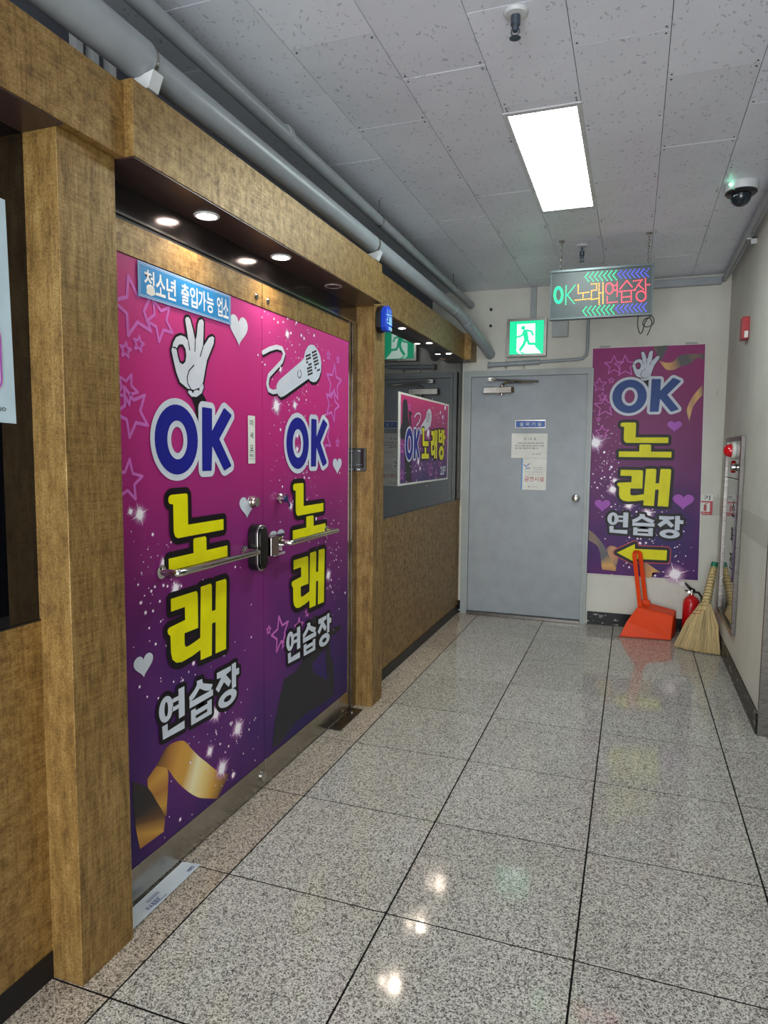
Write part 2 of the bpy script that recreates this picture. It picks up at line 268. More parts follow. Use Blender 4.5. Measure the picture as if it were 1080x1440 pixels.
ART = json.loads('''{"hand":{"glove":[[0.5987,1.8702],[0.6048,1.8877],[0.621,1.9077],[0.6466,1.9183],[0.6724,1.9166],[0.69,1.9049],[0.6929,1.8985],[0.682,1.9441],[0.674,1.9785],[0.6802,1.9863],[0.693,1.9895],[0.7027,1.9836],[0.7187,1.9501],[0.7316,1.9111],[0.7415,1.931],[0.7488,1.9735],[0.7587,1.9899],[0.7748,1.9965],[0.7867,1.9893],[0.783,1.9375],[0.7788,1.8958],[0.7971,1.9139],[0.8182,1.936],[0.8393,1.9454],[0.8527,1.9413],[0.8488,1.9192],[0.8296,1.8902],[0.8038,1.8513],[0.7906,1.8119],[0.7773,1.7682],[0.7567,1.7475],[0.7209,1.7351],[0.6825,1.7364],[0.6384,1.7549],[0.6177,1.7883],[0.6012,1.8348],[0.5934,1.8599]],"hole":[[0.6256,1.8666],[0.6383,1.8816],[0.6567,1.8843],[0.6697,1.8727],[0.6729,1.8529],[0.6678,1.8321],[0.655,1.8229],[0.6404,1.8264],[0.6322,1.8432]],"lines":[[[0.7216,1.8236],[0.6918,1.801],[0.6799,1.777],[0.683,1.7546],[0.7016,1.7357]],[[0.6907,1.9027],[0.6976,1.8743]],[[0.7316,1.9111],[0.7283,1.874]],[[0.7788,1.8972],[0.7611,1.8599]],[[0.6022,1.8708],[0.6164,1.871],[0.627,1.8646]]],"cuff":[[0.6824,1.7309],[0.713,1.7289],[0.7485,1.7398],[0.7756,1.7633],[0.7809,1.7497],[0.7683,1.7274],[0.7359,1.7108],[0.7048,1.7098],[0.6859,1.7207]],"arm":[[0.7009,1.7114],[0.7359,1.7104],[0.7723,1.7277],[0.7971,1.7036],[0.7791,1.6739],[0.7657,1.621],[0.7341,1.6361],[0.7233,1.6751]]},"door1":{"hearts":[[0.9591,1.0981,1.9343,2.0548],[1.0212,1.1404,1.233,1.3238],[0.3676,0.4653,0.7566,0.8343]],"stars":[[0.4129,1.967,0.0971,2.234],[0.5392,1.9501,0.0718,-3.019],[0.4287,1.8567,0.0263,0.172],[0.3667,1.8286,0.0255,1.357],[0.391,1.6379,0.0836,-2.949],[0.3684,1.709,0.0515,0.45],[0.3643,1.4178,0.0691,2.644]],"flares":[[0.4149,1.3056,0.0291],[0.3709,1.3185,0.0139],[0.9937,0.3573,0.0382],[0.7896,0.3437,0.0237],[0.872,0.2377,0.0381],[0.8332,0.48,0.033],[0.5948,1.0268,0.0257],[0.5303,1.1293,0.0179]],"dots":[[0.477,1.2325,0.0106],[0.4825,1.0527,0.0089],[0.4636,1.0415,0.0098],[0.5279,1.0494,0.01],[0.4123,1.0128,0.0096],[0.4324,0.9746,0.0116],[0.6279,1.0285,0.0094],[0.3989,1.0753,0.0076],[0.5856,1.0466,0.0061],[0.5007,1.157,0.0044],[0.4175,1.1711,0.0028],[0.372,1.2535,0.0042],[0.5371,0.8339,0.0082],[0.5205,0.9298,0.004],[0.4586,1.0008,0.0039],[0.9773,0.7311,0.0048],[1.0519,0.6756,0.0049],[0.4502,1.1258,0.0034],[0.4188,1.1053,0.0029],[0.5576,1.1797,0.003],[0.5057,1.1963,0.0024],[0.4539,1.1941,0.0024],[0.4334,1.2254,0.0019],[0.3845,1.2203,0.0028],[0.4672,1.1558,0.0025],[0.3837,1.097,0.0024],[0.6001,0.7776,0.0062],[0.6635,0.7011,0.0065],[0.9539,0.1723,0.0228],[0.8615,0.3441,0.0086],[0.5973,0.1653,0.0123],[0.6932,0.725,0.0158],[0.5359,0.2074,0.0049],[0.6691,0.1471,0.0052],[0.5504,0.3332,0.0049],[0.5075,0.1451,0.0043],[1.1315,0.1584,0.006],[1.0347,0.2306,0.0071],[1.0714,0.4993,0.0059],[1.021,0.4596,0.0063],[0.9556,0.4403,0.005],[1.0197,0.3149,0.0051],[0.9372,0.349,0.0044],[0.9011,0.4601,0.0062],[0.6887,0.4427,0.0046],[0.7189,0.4091,0.0046],[0.6581,0.4288,0.005],[0.7754,0.4182,0.0041],[0.8734,0.407,0.0031],[0.8694,0.166,0.005],[0.9117,0.1707,0.0038],[0.8336,0.4042,0.0084],[0.6159,0.6799,0.005],[0.6634,0.7002,0.0066],[0.8258,0.377,0.003],[0.8072,0.6769,0.0035],[0.9758,0.6203,0.0037]],"ribbon":[[[[0.5211,0.4649],[0.4716,0.4244]],[[0.5628,0.4695],[0.5311,0.386]],[[0.6272,0.4515],[0.5675,0.3375]],[[0.6756,0.4003],[0.6095,0.287]],[[0.7213,0.3519],[0.6621,0.2344]],[[0.7688,0.3076],[0.7173,0.1899]],[[0.8384,0.2434],[0.7852,0.1536]],[[0.923,0.1883],[0.8411,0.125]]],[[[0.4716,0.4244],[0.4244,0.4008]],[[0.5311,0.3854],[0.4271,0.3679]],[[0.5316,0.3183],[0.449,0.3256]],[[0.5249,0.2611],[0.4828,0.2712]],[[0.5203,0.2166],[0.5098,0.2247]]],[[[0.3513,0.4243],[0.3496,0.3741]],[[0.4234,0.3697],[0.3516,0.327]],[[0.4678,0.3003],[0.3577,0.293]],[[0.5098,0.2247],[0.3592,0.2716]],[[0.5042,0.1728],[0.3666,0.2313]],[[0.5057,0.1681],[0.3794,0.1746]]]]},"door2":{"hearts":[[1.9539,2.0734,1.3908,1.4771],[1.2653,1.4075,1.0778,1.157]],"stars":[[1.9696,1.8787,0.0975,0.072],[1.9473,1.7598,0.0902,2.822],[1.8977,2.0133,0.023,-0.009],[2.0201,2.0062,0.0188,-0.005],[2.019,1.5624,0.0237,-0.008],[1.848,1.5845,0.0897,0.786],[1.3673,0.6687,0.0858,-0.164],[1.257,0.7127,0.0197,0.117],[1.6463,0.7064,0.0227,0.119],[1.5547,0.6544,0.0469,0.058],[1.4017,0.6174,0.0284,0.007]],"flares":[[1.4434,2.0488,0.0213],[1.3377,1.7165,0.0379],[1.5158,1.7318,0.0222],[1.4731,1.2573,0.0211],[1.9009,0.8546,0.0322],[1.5396,1.5922,0.0179],[1.5393,1.5245,0.017],[1.3744,1.8857,0.0189],[1.7479,1.1717,0.0132]],"dots":[[1.4783,2.0597,0.013],[1.5848,2.0657,0.0145],[1.6137,2.0563,0.0146],[1.7249,2.0878,0.015],[1.3542,2.0864,0.0104],[1.5358,2.1182,0.012],[1.5588,1.7615,0.0135],[1.3754,1.6122,0.0129],[1.4429,1.982,0.0074],[1.4563,1.7296,0.0076],[1.6678,2.0902,0.0068],[1.4698,2.018,0.0043],[1.5231,1.9794,0.0066],[1.4788,1.9447,0.0044],[1.5302,1.9529,0.0044],[1.3033,1.8311,0.0062],[1.3433,1.9628,0.0063],[1.2142,1.895,0.006],[1.6413,1.7675,0.0046],[1.631,1.7484,0.0046],[1.6807,1.7587,0.0047],[1.7333,1.7406,0.0047],[1.6156,1.7884,0.0045],[1.5553,1.8032,0.0045],[1.6029,1.8129,0.0045],[1.5041,1.7961,0.0044],[1.3932,1.7254,0.0043],[1.3173,1.6298,0.0053],[1.2753,1.5919,0.0052],[1.3779,1.6444,0.0037],[1.3448,1.5405,0.0048],[1.3969,1.4869,0.0049],[1.3375,1.4718,0.0053],[1.2948,1.4327,0.0052],[1.3644,1.3825,0.0049],[1.6147,1.3861,0.0127],[1.6434,1.4114,0.007],[1.6244,1.6862,0.0069],[1.2709,1.9452,0.0036],[1.4079,1.8815,0.0032],[1.4457,1.8895,0.0032],[1.3167,1.9926,0.0031],[1.2056,2.0035,0.003],[1.2676,2.1055,0.0041],[1.4473,2.1187,0.0095],[1.5358,2.1209,0.0076],[1.3591,2.025,0.0041],[1.6168,1.3879,0.0126],[1.646,1.2768,0.0108],[1.9323,0.9706,0.0097],[2.0048,0.9223,0.0088],[2.1311,0.7134,0.0149],[2.1818,0.7123,0.0139],[1.9531,0.7533,0.0098],[2.0389,0.8758,0.0089],[1.9396,0.821,0.0109],[1.7559,1.2901,0.0071],[1.3631,1.3827,0.0063],[1.6679,1.0618,0.007],[1.7775,1.0433,0.0072],[1.916,0.9058,0.0065],[1.8533,1.1622,0.0073],[1.8745,1.1288,0.0053],[1.9455,0.9229,0.0038],[1.9847,0.9498,0.0038],[1.9347,0.9971,0.0043],[1.685,1.3659,0.0035],[1.6794,1.3464,0.003],[1.6939,1.3344,0.003],[1.6297,1.3462,0.0029],[1.7281,1.3017,0.003],[1.4202,1.409,0.0028],[1.469,1.3965,0.0028],[2.0358,0.7625,0.0039],[1.9115,0.7882,0.0038],[1.9859,0.7827,0.0033],[1.989,0.7189,0.0044],[2.0363,0.7028,0.0039],[2.1616,1.1925,0.0034],[2.177,1.1077,0.0028],[1.6462,1.4114,0.0078],[1.8873,1.0536,0.0042],[1.294,1.3168,0.0035],[2.0591,0.9115,0.0034],[1.284,1.3835,0.0035]],"mic":[[1.3362,1.7925],[1.3408,1.8139],[1.3662,1.8347],[1.6096,1.9586],[1.6225,1.9929],[1.6508,2.0223],[1.6809,2.0364],[1.7209,2.0399],[1.7618,2.0236],[1.7938,1.9985],[1.808,1.9647],[1.8039,1.9226],[1.7829,1.8877],[1.7482,1.8636],[1.7142,1.8574],[1.6808,1.86],[1.6611,1.8696],[1.4105,1.7668],[1.3766,1.7578],[1.3513,1.7665]],"cable":[[1.2197,1.9358],[1.2763,1.9587],[1.3402,1.9769],[1.3896,1.9771],[1.4119,1.9564],[1.3891,1.9191],[1.3176,1.874],[1.2698,1.8431],[1.2559,1.806],[1.2691,1.7816],[1.3059,1.7754],[1.3405,1.7814]],"button":[[1.583,1.8842],[1.5814,1.8769],[1.577,1.8705],[1.5706,1.8658],[1.5629,1.8636],[1.5554,1.8643],[1.549,1.8676],[1.5448,1.8731],[1.5433,1.8799],[1.5448,1.8871],[1.5491,1.8935],[1.5555,1.8982],[1.5631,1.9004],[1.5707,1.8999],[1.5771,1.8966],[1.5815,1.8911]],"grille":[[1.6378,1.9752],[1.656,1.981],[1.6743,1.9868],[1.6417,1.9609],[1.6599,1.9667],[1.6782,1.9724],[1.6455,1.9467],[1.6638,1.9523],[1.6822,1.958],[1.6494,1.9323],[1.6677,1.9379],[1.6861,1.9436],[1.6533,1.9179],[1.6716,1.9235],[1.6901,1.9291],[1.6572,1.9035],[1.6755,1.909],[1.6941,1.9145],[1.6611,1.8891],[1.6795,1.8945],[1.6981,1.8999],[1.7061,2.0014],[1.7236,2.0072],[1.7412,2.0131],[1.7128,1.9873],[1.7304,1.9931],[1.7481,1.9989],[1.7196,1.9731],[1.7372,1.9788],[1.755,1.9846],[1.7263,1.9588],[1.744,1.9645],[1.7619,1.9702],[1.7331,1.9445],[1.7509,1.9501],[1.7688,1.9558],[1.74,1.9301],[1.7578,1.9357],[1.7758,1.9413],[1.7468,1.9157],[1.7647,1.9212],[1.7828,1.9268]],"person":[[1.2836,0.1518],[1.3126,0.2649],[1.359,0.362],[1.4003,0.4402],[1.5158,0.4393],[1.5797,0.4621],[1.6193,0.5053],[1.6596,0.629],[1.7285,0.6746],[1.7999,0.6459],[1.8295,0.5624],[2.0569,0.5453],[2.0821,0.5236],[2.0489,0.5113],[1.9207,0.5102],[1.929,0.419],[1.9769,0.3453],[1.9829,0.168],[1.8307,0.1673],[1.6729,0.1853],[1.5146,0.1826],[1.357,0.1386]],"phole":[[1.7076,0.3932],[1.7076,0.4276],[1.7786,0.4418],[1.8673,0.4622],[1.883,0.3467],[1.891,0.2685],[1.8302,0.3172],[1.7571,0.3496]]},"banner":{"stars":[[1.1243,2.2684,0.0821,-0.038],[1.2138,2.2575,0.0916,-0.038],[1.0098,2.1047,0.0607,-0.035],[1.0399,2.0009,0.0385,-0.036],[1.0624,1.9195,0.0913,-0.036],[1.0123,1.8122,0.0184,-0.033],[1.0459,1.6978,0.0592,-0.035],[1.1058,2.1407,0.0251,-0.036]],"hearts":[[1.5666,1.6812,1.7005,1.7893],[1.6364,1.8012,1.0487,1.1785],[1.0052,1.1365,1.0074,1.1112]],"flares":[[0.9949,1.6085,0.0637],[1.1519,1.2048,0.0432],[1.2881,1.0702,0.0369],[1.439,1.0043,0.0489],[1.6812,0.4971,0.0713],[1.1656,1.2823,0.0266]],"dots":[[1.0697,1.527,0.0184],[1.133,1.3996,0.0205],[1.1211,1.3789,0.0123],[1.192,1.4364,0.0102],[1.1608,1.3591,0.0103],[1.1285,1.3092,0.0164],[1.0794,1.3112,0.0124],[1.0552,1.2983,0.0144],[0.9835,1.3371,0.0114],[1.0,1.2628,0.0114],[1.0235,1.2167,0.0156],[1.157,1.4635,0.0061],[1.0945,1.436,0.0072],[1.0418,1.4805,0.0051],[1.0003,1.4542,0.0052],[1.0603,1.4314,0.0051],[1.0997,1.4812,0.0051],[1.0388,1.3981,0.0061],[1.0569,1.3901,0.0052],[1.0061,1.3738,0.0051],[1.0159,1.5162,0.0041],[1.052,1.2486,0.0072],[1.1344,1.2815,0.0072],[0.9616,1.5105,0.0041],[1.1795,1.3799,0.0062],[1.5243,0.4737,0.0165],[1.3117,0.5316,0.0146],[1.392,0.7489,0.0206],[1.4396,0.7536,0.0164],[1.3713,0.7859,0.0144],[1.3963,0.7852,0.0123],[1.1457,1.0548,0.0134],[1.3526,1.0183,0.0143],[1.3036,0.7927,0.0134],[1.2665,0.5432,0.0084],[1.6685,0.7255,0.0091],[1.7575,0.6587,0.0091],[1.6765,0.6477,0.0091],[1.7024,0.6086,0.0092],[1.626,0.5874,0.0082],[1.6089,0.4818,0.0082],[1.1715,0.4602,0.0074],[1.7317,0.8673,0.009],[1.6032,0.793,0.0061],[1.4782,0.7864,0.0051],[1.5096,0.7829,0.0051],[1.494,0.7719,0.0061],[1.1827,1.0334,0.0052],[1.2158,1.0604,0.0052],[1.3124,0.9407,0.0123],[1.5145,0.9616,0.0122],[1.3155,0.984,0.0061],[1.2957,0.7457,0.0062],[1.2927,0.572,0.0084]],"ribbon":[[[[1.4286,2.4122],[1.4389,2.3874]],[[1.4839,2.4148],[1.4609,2.3474]],[[1.5436,2.4142],[1.4886,2.3024]],[[1.5234,2.3499],[1.4936,2.2924]]],[[[1.4798,2.2929],[1.4895,2.2818]],[[1.5357,2.2763],[1.538,2.2216]],[[1.5903,2.2823],[1.5978,2.2158]],[[1.625,2.3218],[1.6556,2.2432]],[[1.6785,2.3391],[1.718,2.2605]],[[1.7413,2.3415],[1.7696,2.3068]],[[1.8233,2.3384],[1.8255,2.2904]]],[[[1.8224,2.0886],[1.8264,2.0016]],[[1.7819,2.0363],[1.7982,1.9731]],[[1.7401,1.9692],[1.7607,1.9105]],[[1.716,1.9013],[1.7417,1.8326]],[[1.7155,1.8524],[1.7362,1.7936]],[[1.7449,1.7593],[1.7478,1.7563]]],[[[0.9646,0.8436],[0.9658,0.7489]],[[1.0181,0.8042],[1.0415,0.7056]],[[1.0803,0.734],[1.0692,0.6282]],[[1.1381,0.6429],[1.076,0.576]],[[1.2008,0.5473],[1.0825,0.5342]],[[1.1999,0.4916],[1.0887,0.4977]]],[[[1.1216,0.6891],[1.1221,0.6734]],[[1.1602,0.7122],[1.1385,0.6324]],[[1.2203,0.6791],[1.165,0.5816]],[[1.2166,0.5692],[1.1989,0.5188]]],[[[1.427,0.5931],[1.4249,0.5257]],[[1.4758,0.5653],[1.4419,0.4596]],[[1.515,0.537],[1.4945,0.4582]],[[1.5684,0.5046],[1.4995,0.4978]]]],"arrow":[[1.2065,0.6554],[1.3511,0.7384],[1.3527,0.6971],[1.61,0.6987],[1.608,0.6128],[1.3562,0.6093],[1.3524,0.5832]],"O":[[1.1141,2.1525],[1.4063,1.8603]],"Oh":[[1.1945,2.0854],[1.3312,1.924]]},"poster":{"corner":[[3.0424,1.9221],[4.3751,1.9234],[4.3983,1.2796],[3.065,1.2807]],"person":[[3.1253,1.8454],[3.1504,1.8742],[3.1853,1.8822],[3.2214,1.8738],[3.2414,1.8255],[3.2436,1.7703],[3.2829,1.7052],[3.2756,1.6602],[3.1784,1.6023],[3.0825,1.6059],[3.0767,1.6705],[3.1213,1.7208],[3.1279,1.7753]],"person2":[[3.2607,1.799],[3.288,1.8061],[3.3542,1.7901],[3.3079,1.7736],[3.3334,1.7015],[3.2922,1.7056]],"person3":[[3.1826,1.492],[3.3424,1.4916],[3.3507,1.2967],[3.226,1.3016],[3.1969,1.3529]],"mic":[[3.717,1.8246],[3.7594,1.8482],[3.808,1.8493],[3.8457,1.8194],[3.8462,1.77],[3.8174,1.7194],[3.6923,1.6785],[3.568,1.6452],[3.5456,1.6858],[3.5748,1.7163],[3.6873,1.7748]],"cable":[[3.399,1.7696],[3.4408,1.7918],[3.4997,1.8019],[3.5507,1.7918],[3.546,1.7622],[3.503,1.7311],[3.4485,1.7086]],"grille":[[3.7333,1.8043],[3.7637,1.8089],[3.7944,1.8136],[3.7254,1.7893],[3.7557,1.7939],[3.7863,1.7985],[3.7175,1.7744],[3.7477,1.7789],[3.7783,1.7834],[3.7096,1.7596],[3.7398,1.7639],[3.7703,1.7684],[3.7018,1.7447],[3.7319,1.749],[3.7623,1.7534]],"stars":[[3.1191,1.5468,0.049,-0.037],[3.1226,1.3551,0.0385,-0.036],[3.2775,1.8361,0.025,-0.04],[3.8525,1.3712,0.0566,-0.055],[4.0068,1.329,0.0388,-0.059],[4.1873,1.7986,0.0588,-0.065],[4.1232,1.424,0.0329,-0.064]],"flares":[[3.7584,1.6622,0.0488],[3.5064,1.4441,0.0353],[4.2584,1.888,0.0329],[4.1095,1.8401,0.0206],[4.1869,1.8051,0.0261],[3.5557,1.39,0.0214]],"dots":[[3.4598,1.3744,0.0141],[3.3665,1.3709,0.0127],[3.463,1.304,0.0141],[3.3998,1.4019,0.0081],[3.2259,1.3044,0.0101],[3.697,1.3809,0.0074],[3.642,1.4124,0.006],[4.0633,1.7927,0.0102],[3.9541,1.819,0.0063],[4.0217,1.8798,0.0063],[3.9213,1.7797,0.0062],[3.9264,1.8926,0.0062],[3.8141,1.8607,0.0049],[4.3112,1.6102,0.0134],[3.5629,1.5385,0.0118],[3.8936,1.4555,0.0126],[3.9126,1.7292,0.0087],[4.0555,1.7218,0.0089],[3.9604,1.712,0.0076],[4.2803,1.7565,0.0093],[4.203,1.7534,0.0131],[3.7167,1.4172,0.0049],[4.0153,1.3868,0.0052],[3.5891,1.4252,0.0084]]},"led":{"green":[[[0.8102,2.6009],[0.8098,2.5887],[0.808,2.5772],[0.8047,2.567],[0.8002,2.5586],[0.7947,2.5523],[0.7885,2.5487],[0.7818,2.5477],[0.775,2.5495],[0.7685,2.554],[0.7626,2.5609],[0.7575,2.57],[0.7536,2.5807],[0.751,2.5925],[0.7499,2.6049],[0.7502,2.6171],[0.7521,2.6286],[0.7554,2.6389],[0.7599,2.6473],[0.7655,2.6534],[0.7717,2.657],[0.7784,2.658],[0.7851,2.6561],[0.7916,2.6516],[0.7975,2.6446],[0.8026,2.6356],[0.8065,2.6249],[0.809,2.6132],[0.8102,2.6009]],[[0.8013,2.6015],[0.8011,2.5916],[0.7998,2.5823],[0.7976,2.5741],[0.7944,2.5672],[0.7906,2.5622],[0.7862,2.5592],[0.7815,2.5584],[0.7767,2.5598],[0.7721,2.5634],[0.7679,2.5689],[0.7643,2.5762],[0.7615,2.5848],[0.7596,2.5943],[0.7588,2.6043],[0.759,2.6142],[0.7603,2.6235],[0.7626,2.6317],[0.7657,2.6385],[0.7696,2.6435],[0.774,2.6465],[0.7787,2.6473],[0.7835,2.6459],[0.7881,2.6423],[0.7923,2.6367],[0.7958,2.6294],[0.7986,2.6209],[0.8005,2.6114],[0.8013,2.6015]],[[0.8294,2.6614],[0.8307,2.5376]],[[0.888,2.6599],[0.8359,2.5956]],[[0.8374,2.6017],[0.8876,2.5393]]],"yellow":[[[0.9097,2.6628],[0.9116,2.6047],[0.9806,2.6088]],[[0.9437,2.6025],[0.9433,2.564]],[[0.893,2.561],[0.9882,2.5637]],[[0.996,2.661],[1.0302,2.6611],[1.0316,2.621],[0.9975,2.6164],[0.9995,2.5586],[1.0422,2.5628]],[[1.0455,2.6618],[1.0504,2.5248]],[[1.0709,2.6643],[1.0758,2.5276]],[[1.0478,2.5982],[1.0733,2.5991]]],"red":[[[1.1374,2.6224],[1.1368,2.6127],[1.1344,2.6039],[1.1303,2.5967],[1.1248,2.5918],[1.1184,2.5894],[1.1117,2.5899],[1.1051,2.5931],[1.0992,2.5988],[1.0945,2.6066],[1.0914,2.6158],[1.0901,2.6257],[1.0907,2.6354],[1.0932,2.6442],[1.0973,2.6513],[1.1028,2.6563],[1.1092,2.6586],[1.1159,2.6581],[1.1225,2.6548],[1.1283,2.6491],[1.133,2.6414],[1.1361,2.6322],[1.1374,2.6224]],[[1.1325,2.6426],[1.1619,2.6422]],[[1.1363,2.6078],[1.1631,2.6102]],[[1.1611,2.6621],[1.1646,2.5696]],[[1.1014,2.5711],[1.1029,2.5302],[1.166,2.5323]],[[1.2226,2.6679],[1.1813,2.6159]],[[1.2226,2.6679],[1.2565,2.6252]],[[1.1735,2.5992],[1.278,2.6023]],[[1.193,2.591],[1.1955,2.527],[1.2552,2.5301],[1.2528,2.5912]],[[1.1942,2.5599],[1.2539,2.5628]],[[1.265,2.6614],[1.3165,2.6653],[1.273,2.6027]],[[1.2947,2.637],[1.3271,2.6058]],[[1.3384,2.6705],[1.3445,2.579]],[[1.3424,2.6302],[1.3652,2.6312]],[[1.3453,2.5585],[1.3445,2.5495],[1.3414,2.5413],[1.3361,2.5346],[1.3293,2.5301],[1.3213,2.528],[1.3129,2.5285],[1.3047,2.5316],[1.2974,2.5371],[1.2916,2.5445],[1.2877,2.5532],[1.2861,2.5624],[1.287,2.5715],[1.2902,2.5797],[1.2954,2.5864],[1.3023,2.5909],[1.3103,2.593],[1.3187,2.5924],[1.3269,2.5892],[1.3342,2.5838],[1.3399,2.5764],[1.3438,2.5678],[1.3453,2.5585]]],"gchev":[[[0.9753,2.7383],[0.9539,2.712],[0.9773,2.6806]],[[0.9676,2.5115],[0.946,2.4846],[0.9695,2.4534]],[[1.0053,2.7381],[0.984,2.7117],[1.0073,2.6804]],[[0.9977,2.5118],[0.9763,2.4848],[0.9997,2.4536]],[[1.0352,2.7379],[1.0139,2.7113],[1.0372,2.6801]],[[1.0277,2.5121],[1.0064,2.485],[1.0298,2.4538]],[[1.0649,2.7377],[1.0438,2.711],[1.067,2.6798]],[[1.0576,2.5124],[1.0364,2.4851],[1.0597,2.454]],[[1.0945,2.7376],[1.0735,2.7107],[1.0966,2.6795]],[[1.0874,2.5128],[1.0663,2.4853],[1.0895,2.4542]],[[1.124,2.7374],[1.1031,2.7103],[1.1261,2.6793]],[[1.117,2.5131],[1.096,2.4854],[1.1192,2.4545]],[[1.1533,2.7372],[1.1325,2.71],[1.1555,2.679]],[[1.1465,2.5134],[1.1256,2.4856],[1.1487,2.4547]]],"bchev":[[[1.1867,2.7357],[1.166,2.7116],[1.1887,2.6841]],[[1.1802,2.5116],[1.1593,2.4869],[1.1821,2.4595]],[[1.215,2.7354],[1.1943,2.7113],[1.217,2.6839]],[[1.2086,2.5117],[1.1878,2.487],[1.2105,2.4598]],[[1.2431,2.7351],[1.2226,2.711],[1.2451,2.6837]],[[1.2369,2.5118],[1.2162,2.4872],[1.2388,2.46]],[[1.2712,2.7348],[1.2507,2.7108],[1.2732,2.6835]],[[1.265,2.512],[1.2444,2.4874],[1.267,2.4603]],[[1.2991,2.7344],[1.2787,2.7105],[1.3011,2.6833]],[[1.2931,2.5121],[1.2726,2.4876],[1.2951,2.4605]],[[1.3269,2.7341],[1.3066,2.7102],[1.3289,2.6831]],[[1.321,2.5123],[1.3006,2.4878],[1.3231,2.4608]],[[1.3545,2.7338],[1.3343,2.71],[1.3566,2.6829]],[[1.3488,2.5124],[1.3285,2.488],[1.3509,2.461]]]},"ledc":[[0.7263,2.7645],[1.3888,2.7681],[1.3886,2.4373],[0.723,2.4306]],"boxes":{"b_OK":[1.1192,1.6553,1.8604,2.1533],"b_no":[1.1904,1.6099,1.4869,1.7816],"b_rae":[1.1863,1.6141,1.0715,1.3899],"b_yeon":[1.1172,1.7276,0.8014,1.0088],"b_hand":[1.2705,1.4841,2.094,2.3803],"p_OK":[3.1885,3.5346,1.4572,1.6897],"p_no":[3.5877,3.7803,1.4633,1.6973],"p_rae":[3.8299,4.0231,1.4615,1.6917],"p_bang":[4.0573,4.2767,1.4485,1.7006],"p_2F":[4.1321,4.3018,1.3241,1.3962]}}''')

# ---------------------------------------------------------------- materials
def m_granite(name='granite', tint=(1, 1, 1, 1)):
    k = N(name); p = k.pos()
    c = k.noise(p, 2.2, 2)
    dp = k.n('ShaderNodeVectorMath', {0: p, 1: k.n('ShaderNodeVectorMath', {0: k.n('ShaderNodeTexNoise', {'Vector': p, 'Scale': 140.0, 'Detail': 2.0}).outputs[1], 'Scale': .007}, operation='SCALE').outputs[0]}, operation='ADD').outputs[0]
    v = k.n('ShaderNodeTexVoronoi', {'Vector': dp, 'Scale': 300.0})
    r = k.sep(v.outputs['Color'])[0]
    base = k.ramp(r, [(0, rgb(74, 72, 70)), (.10, rgb(74, 72, 70)), (.13, rgb(122, 118, 114)), (.30, rgb(140, 137, 132)), (.33, rgb(172, 168, 160)), (.6, rgb(196, 193, 186)), (1, rgb(222, 220, 214))])
    v2 = k.n('ShaderNodeTexVoronoi', {'Vector': dp, 'Scale': 150.0})
    base = k.mix(k.ramp(k.sep(v2.outputs['Color'])[1], [(.12, (.55, .55, .55, 1)), (.16, (0, 0, 0, 1))]), base, rgb(80, 76, 72))
    base = k.mix(1.0, base, tint, 'MULTIPLY')
    oi = k.n('ShaderNodeObjectInfo')
    tone = k.ramp(oi.outputs['Random'], [(0, (.86, .86, .85, 1)), (1, (1, 1, 1, 1))])
    base = k.mix(1.0, base, tone, 'MULTIPLY')
    base = k.mix(1.0, base, k.ramp(c, [(.3, (.9, .89, .87, 1)), (.7, (1, 1, 1, 1))]), 'MULTIPLY')
    k.l(base, k.b.inputs['Base Color'])
    k.l(k.ramp(k.noise(p, 5, 3), [(.3, (.035, .035, .035, 1)), (.75, (.12, .12, .12, 1))]), k.b.inputs['Roughness'])
    k.b.inputs['Specular IOR Level'].default_value = .5
    k.bump(k.noise(p, 14, 2), .04, .003)
    return k.m
def m_ceiling():
    k = N('ceiling_board'); p = k.pos()
    d = k.noise(p, 26, 2, .5)
    off = k.n('ShaderNodeVectorMath', {0: p, 1: k.n('ShaderNodeVectorMath', {0: k.n('ShaderNodeTexNoise', {'Vector': p, 'Scale': 30.0, 'Detail': 1.0}).outputs[1], 'Scale': .055}, operation='SCALE').outputs[0]}, operation='ADD').outputs[0]
    mp = k.n('ShaderNodeMapping', {'Vector': off, 'Scale': (3.2, 1.0, 1.0), 'Rotation': (0, 0, .5)}).outputs[0]
    v = k.n('ShaderNodeTexVoronoi', {'Vector': mp, 'Scale': 20.0, 'Randomness': .75})
    mask = k.ramp(v.outputs['Distance'], [(.17, (1, 1, 1, 1)), (.26, (0, 0, 0, 1))])
    v2 = k.n('ShaderNodeTexVoronoi', {'Vector': p, 'Scale': 55.0})
    m2 = k.ramp(v2.outputs['Distance'], [(.06, (.6, .6, .6, 1)), (.12, (0, 0, 0, 1))])
    base = k.mix(mask, rgb(234, 240, 250), rgb(190, 196, 206)); base = k.mix(m2, base, rgb(176, 180, 190))
    oi = k.n('ShaderNodeObjectInfo')
    base = k.mix(1.0, base, k.ramp(oi.outputs['Random'], [(0, (.9, .9, .9, 1)), (1, (1, 1, 1, 1))]), 'MULTIPLY')
    base = k.mix(1.0, base, k.ramp(k.noise(p, 1.6, 4), [(.3, (.86, .86, .87, 1)), (.7, (1, 1, 1, 1))]), 'MULTIPLY')
    k.l(base, k.b.inputs['Base Color']); k.b.inputs['Roughness'].default_value = .42
    k.bump(k.mix(mask, (1, 1, 1, 1), (0, 0, 0, 1)), .25, .002)
    return k.m
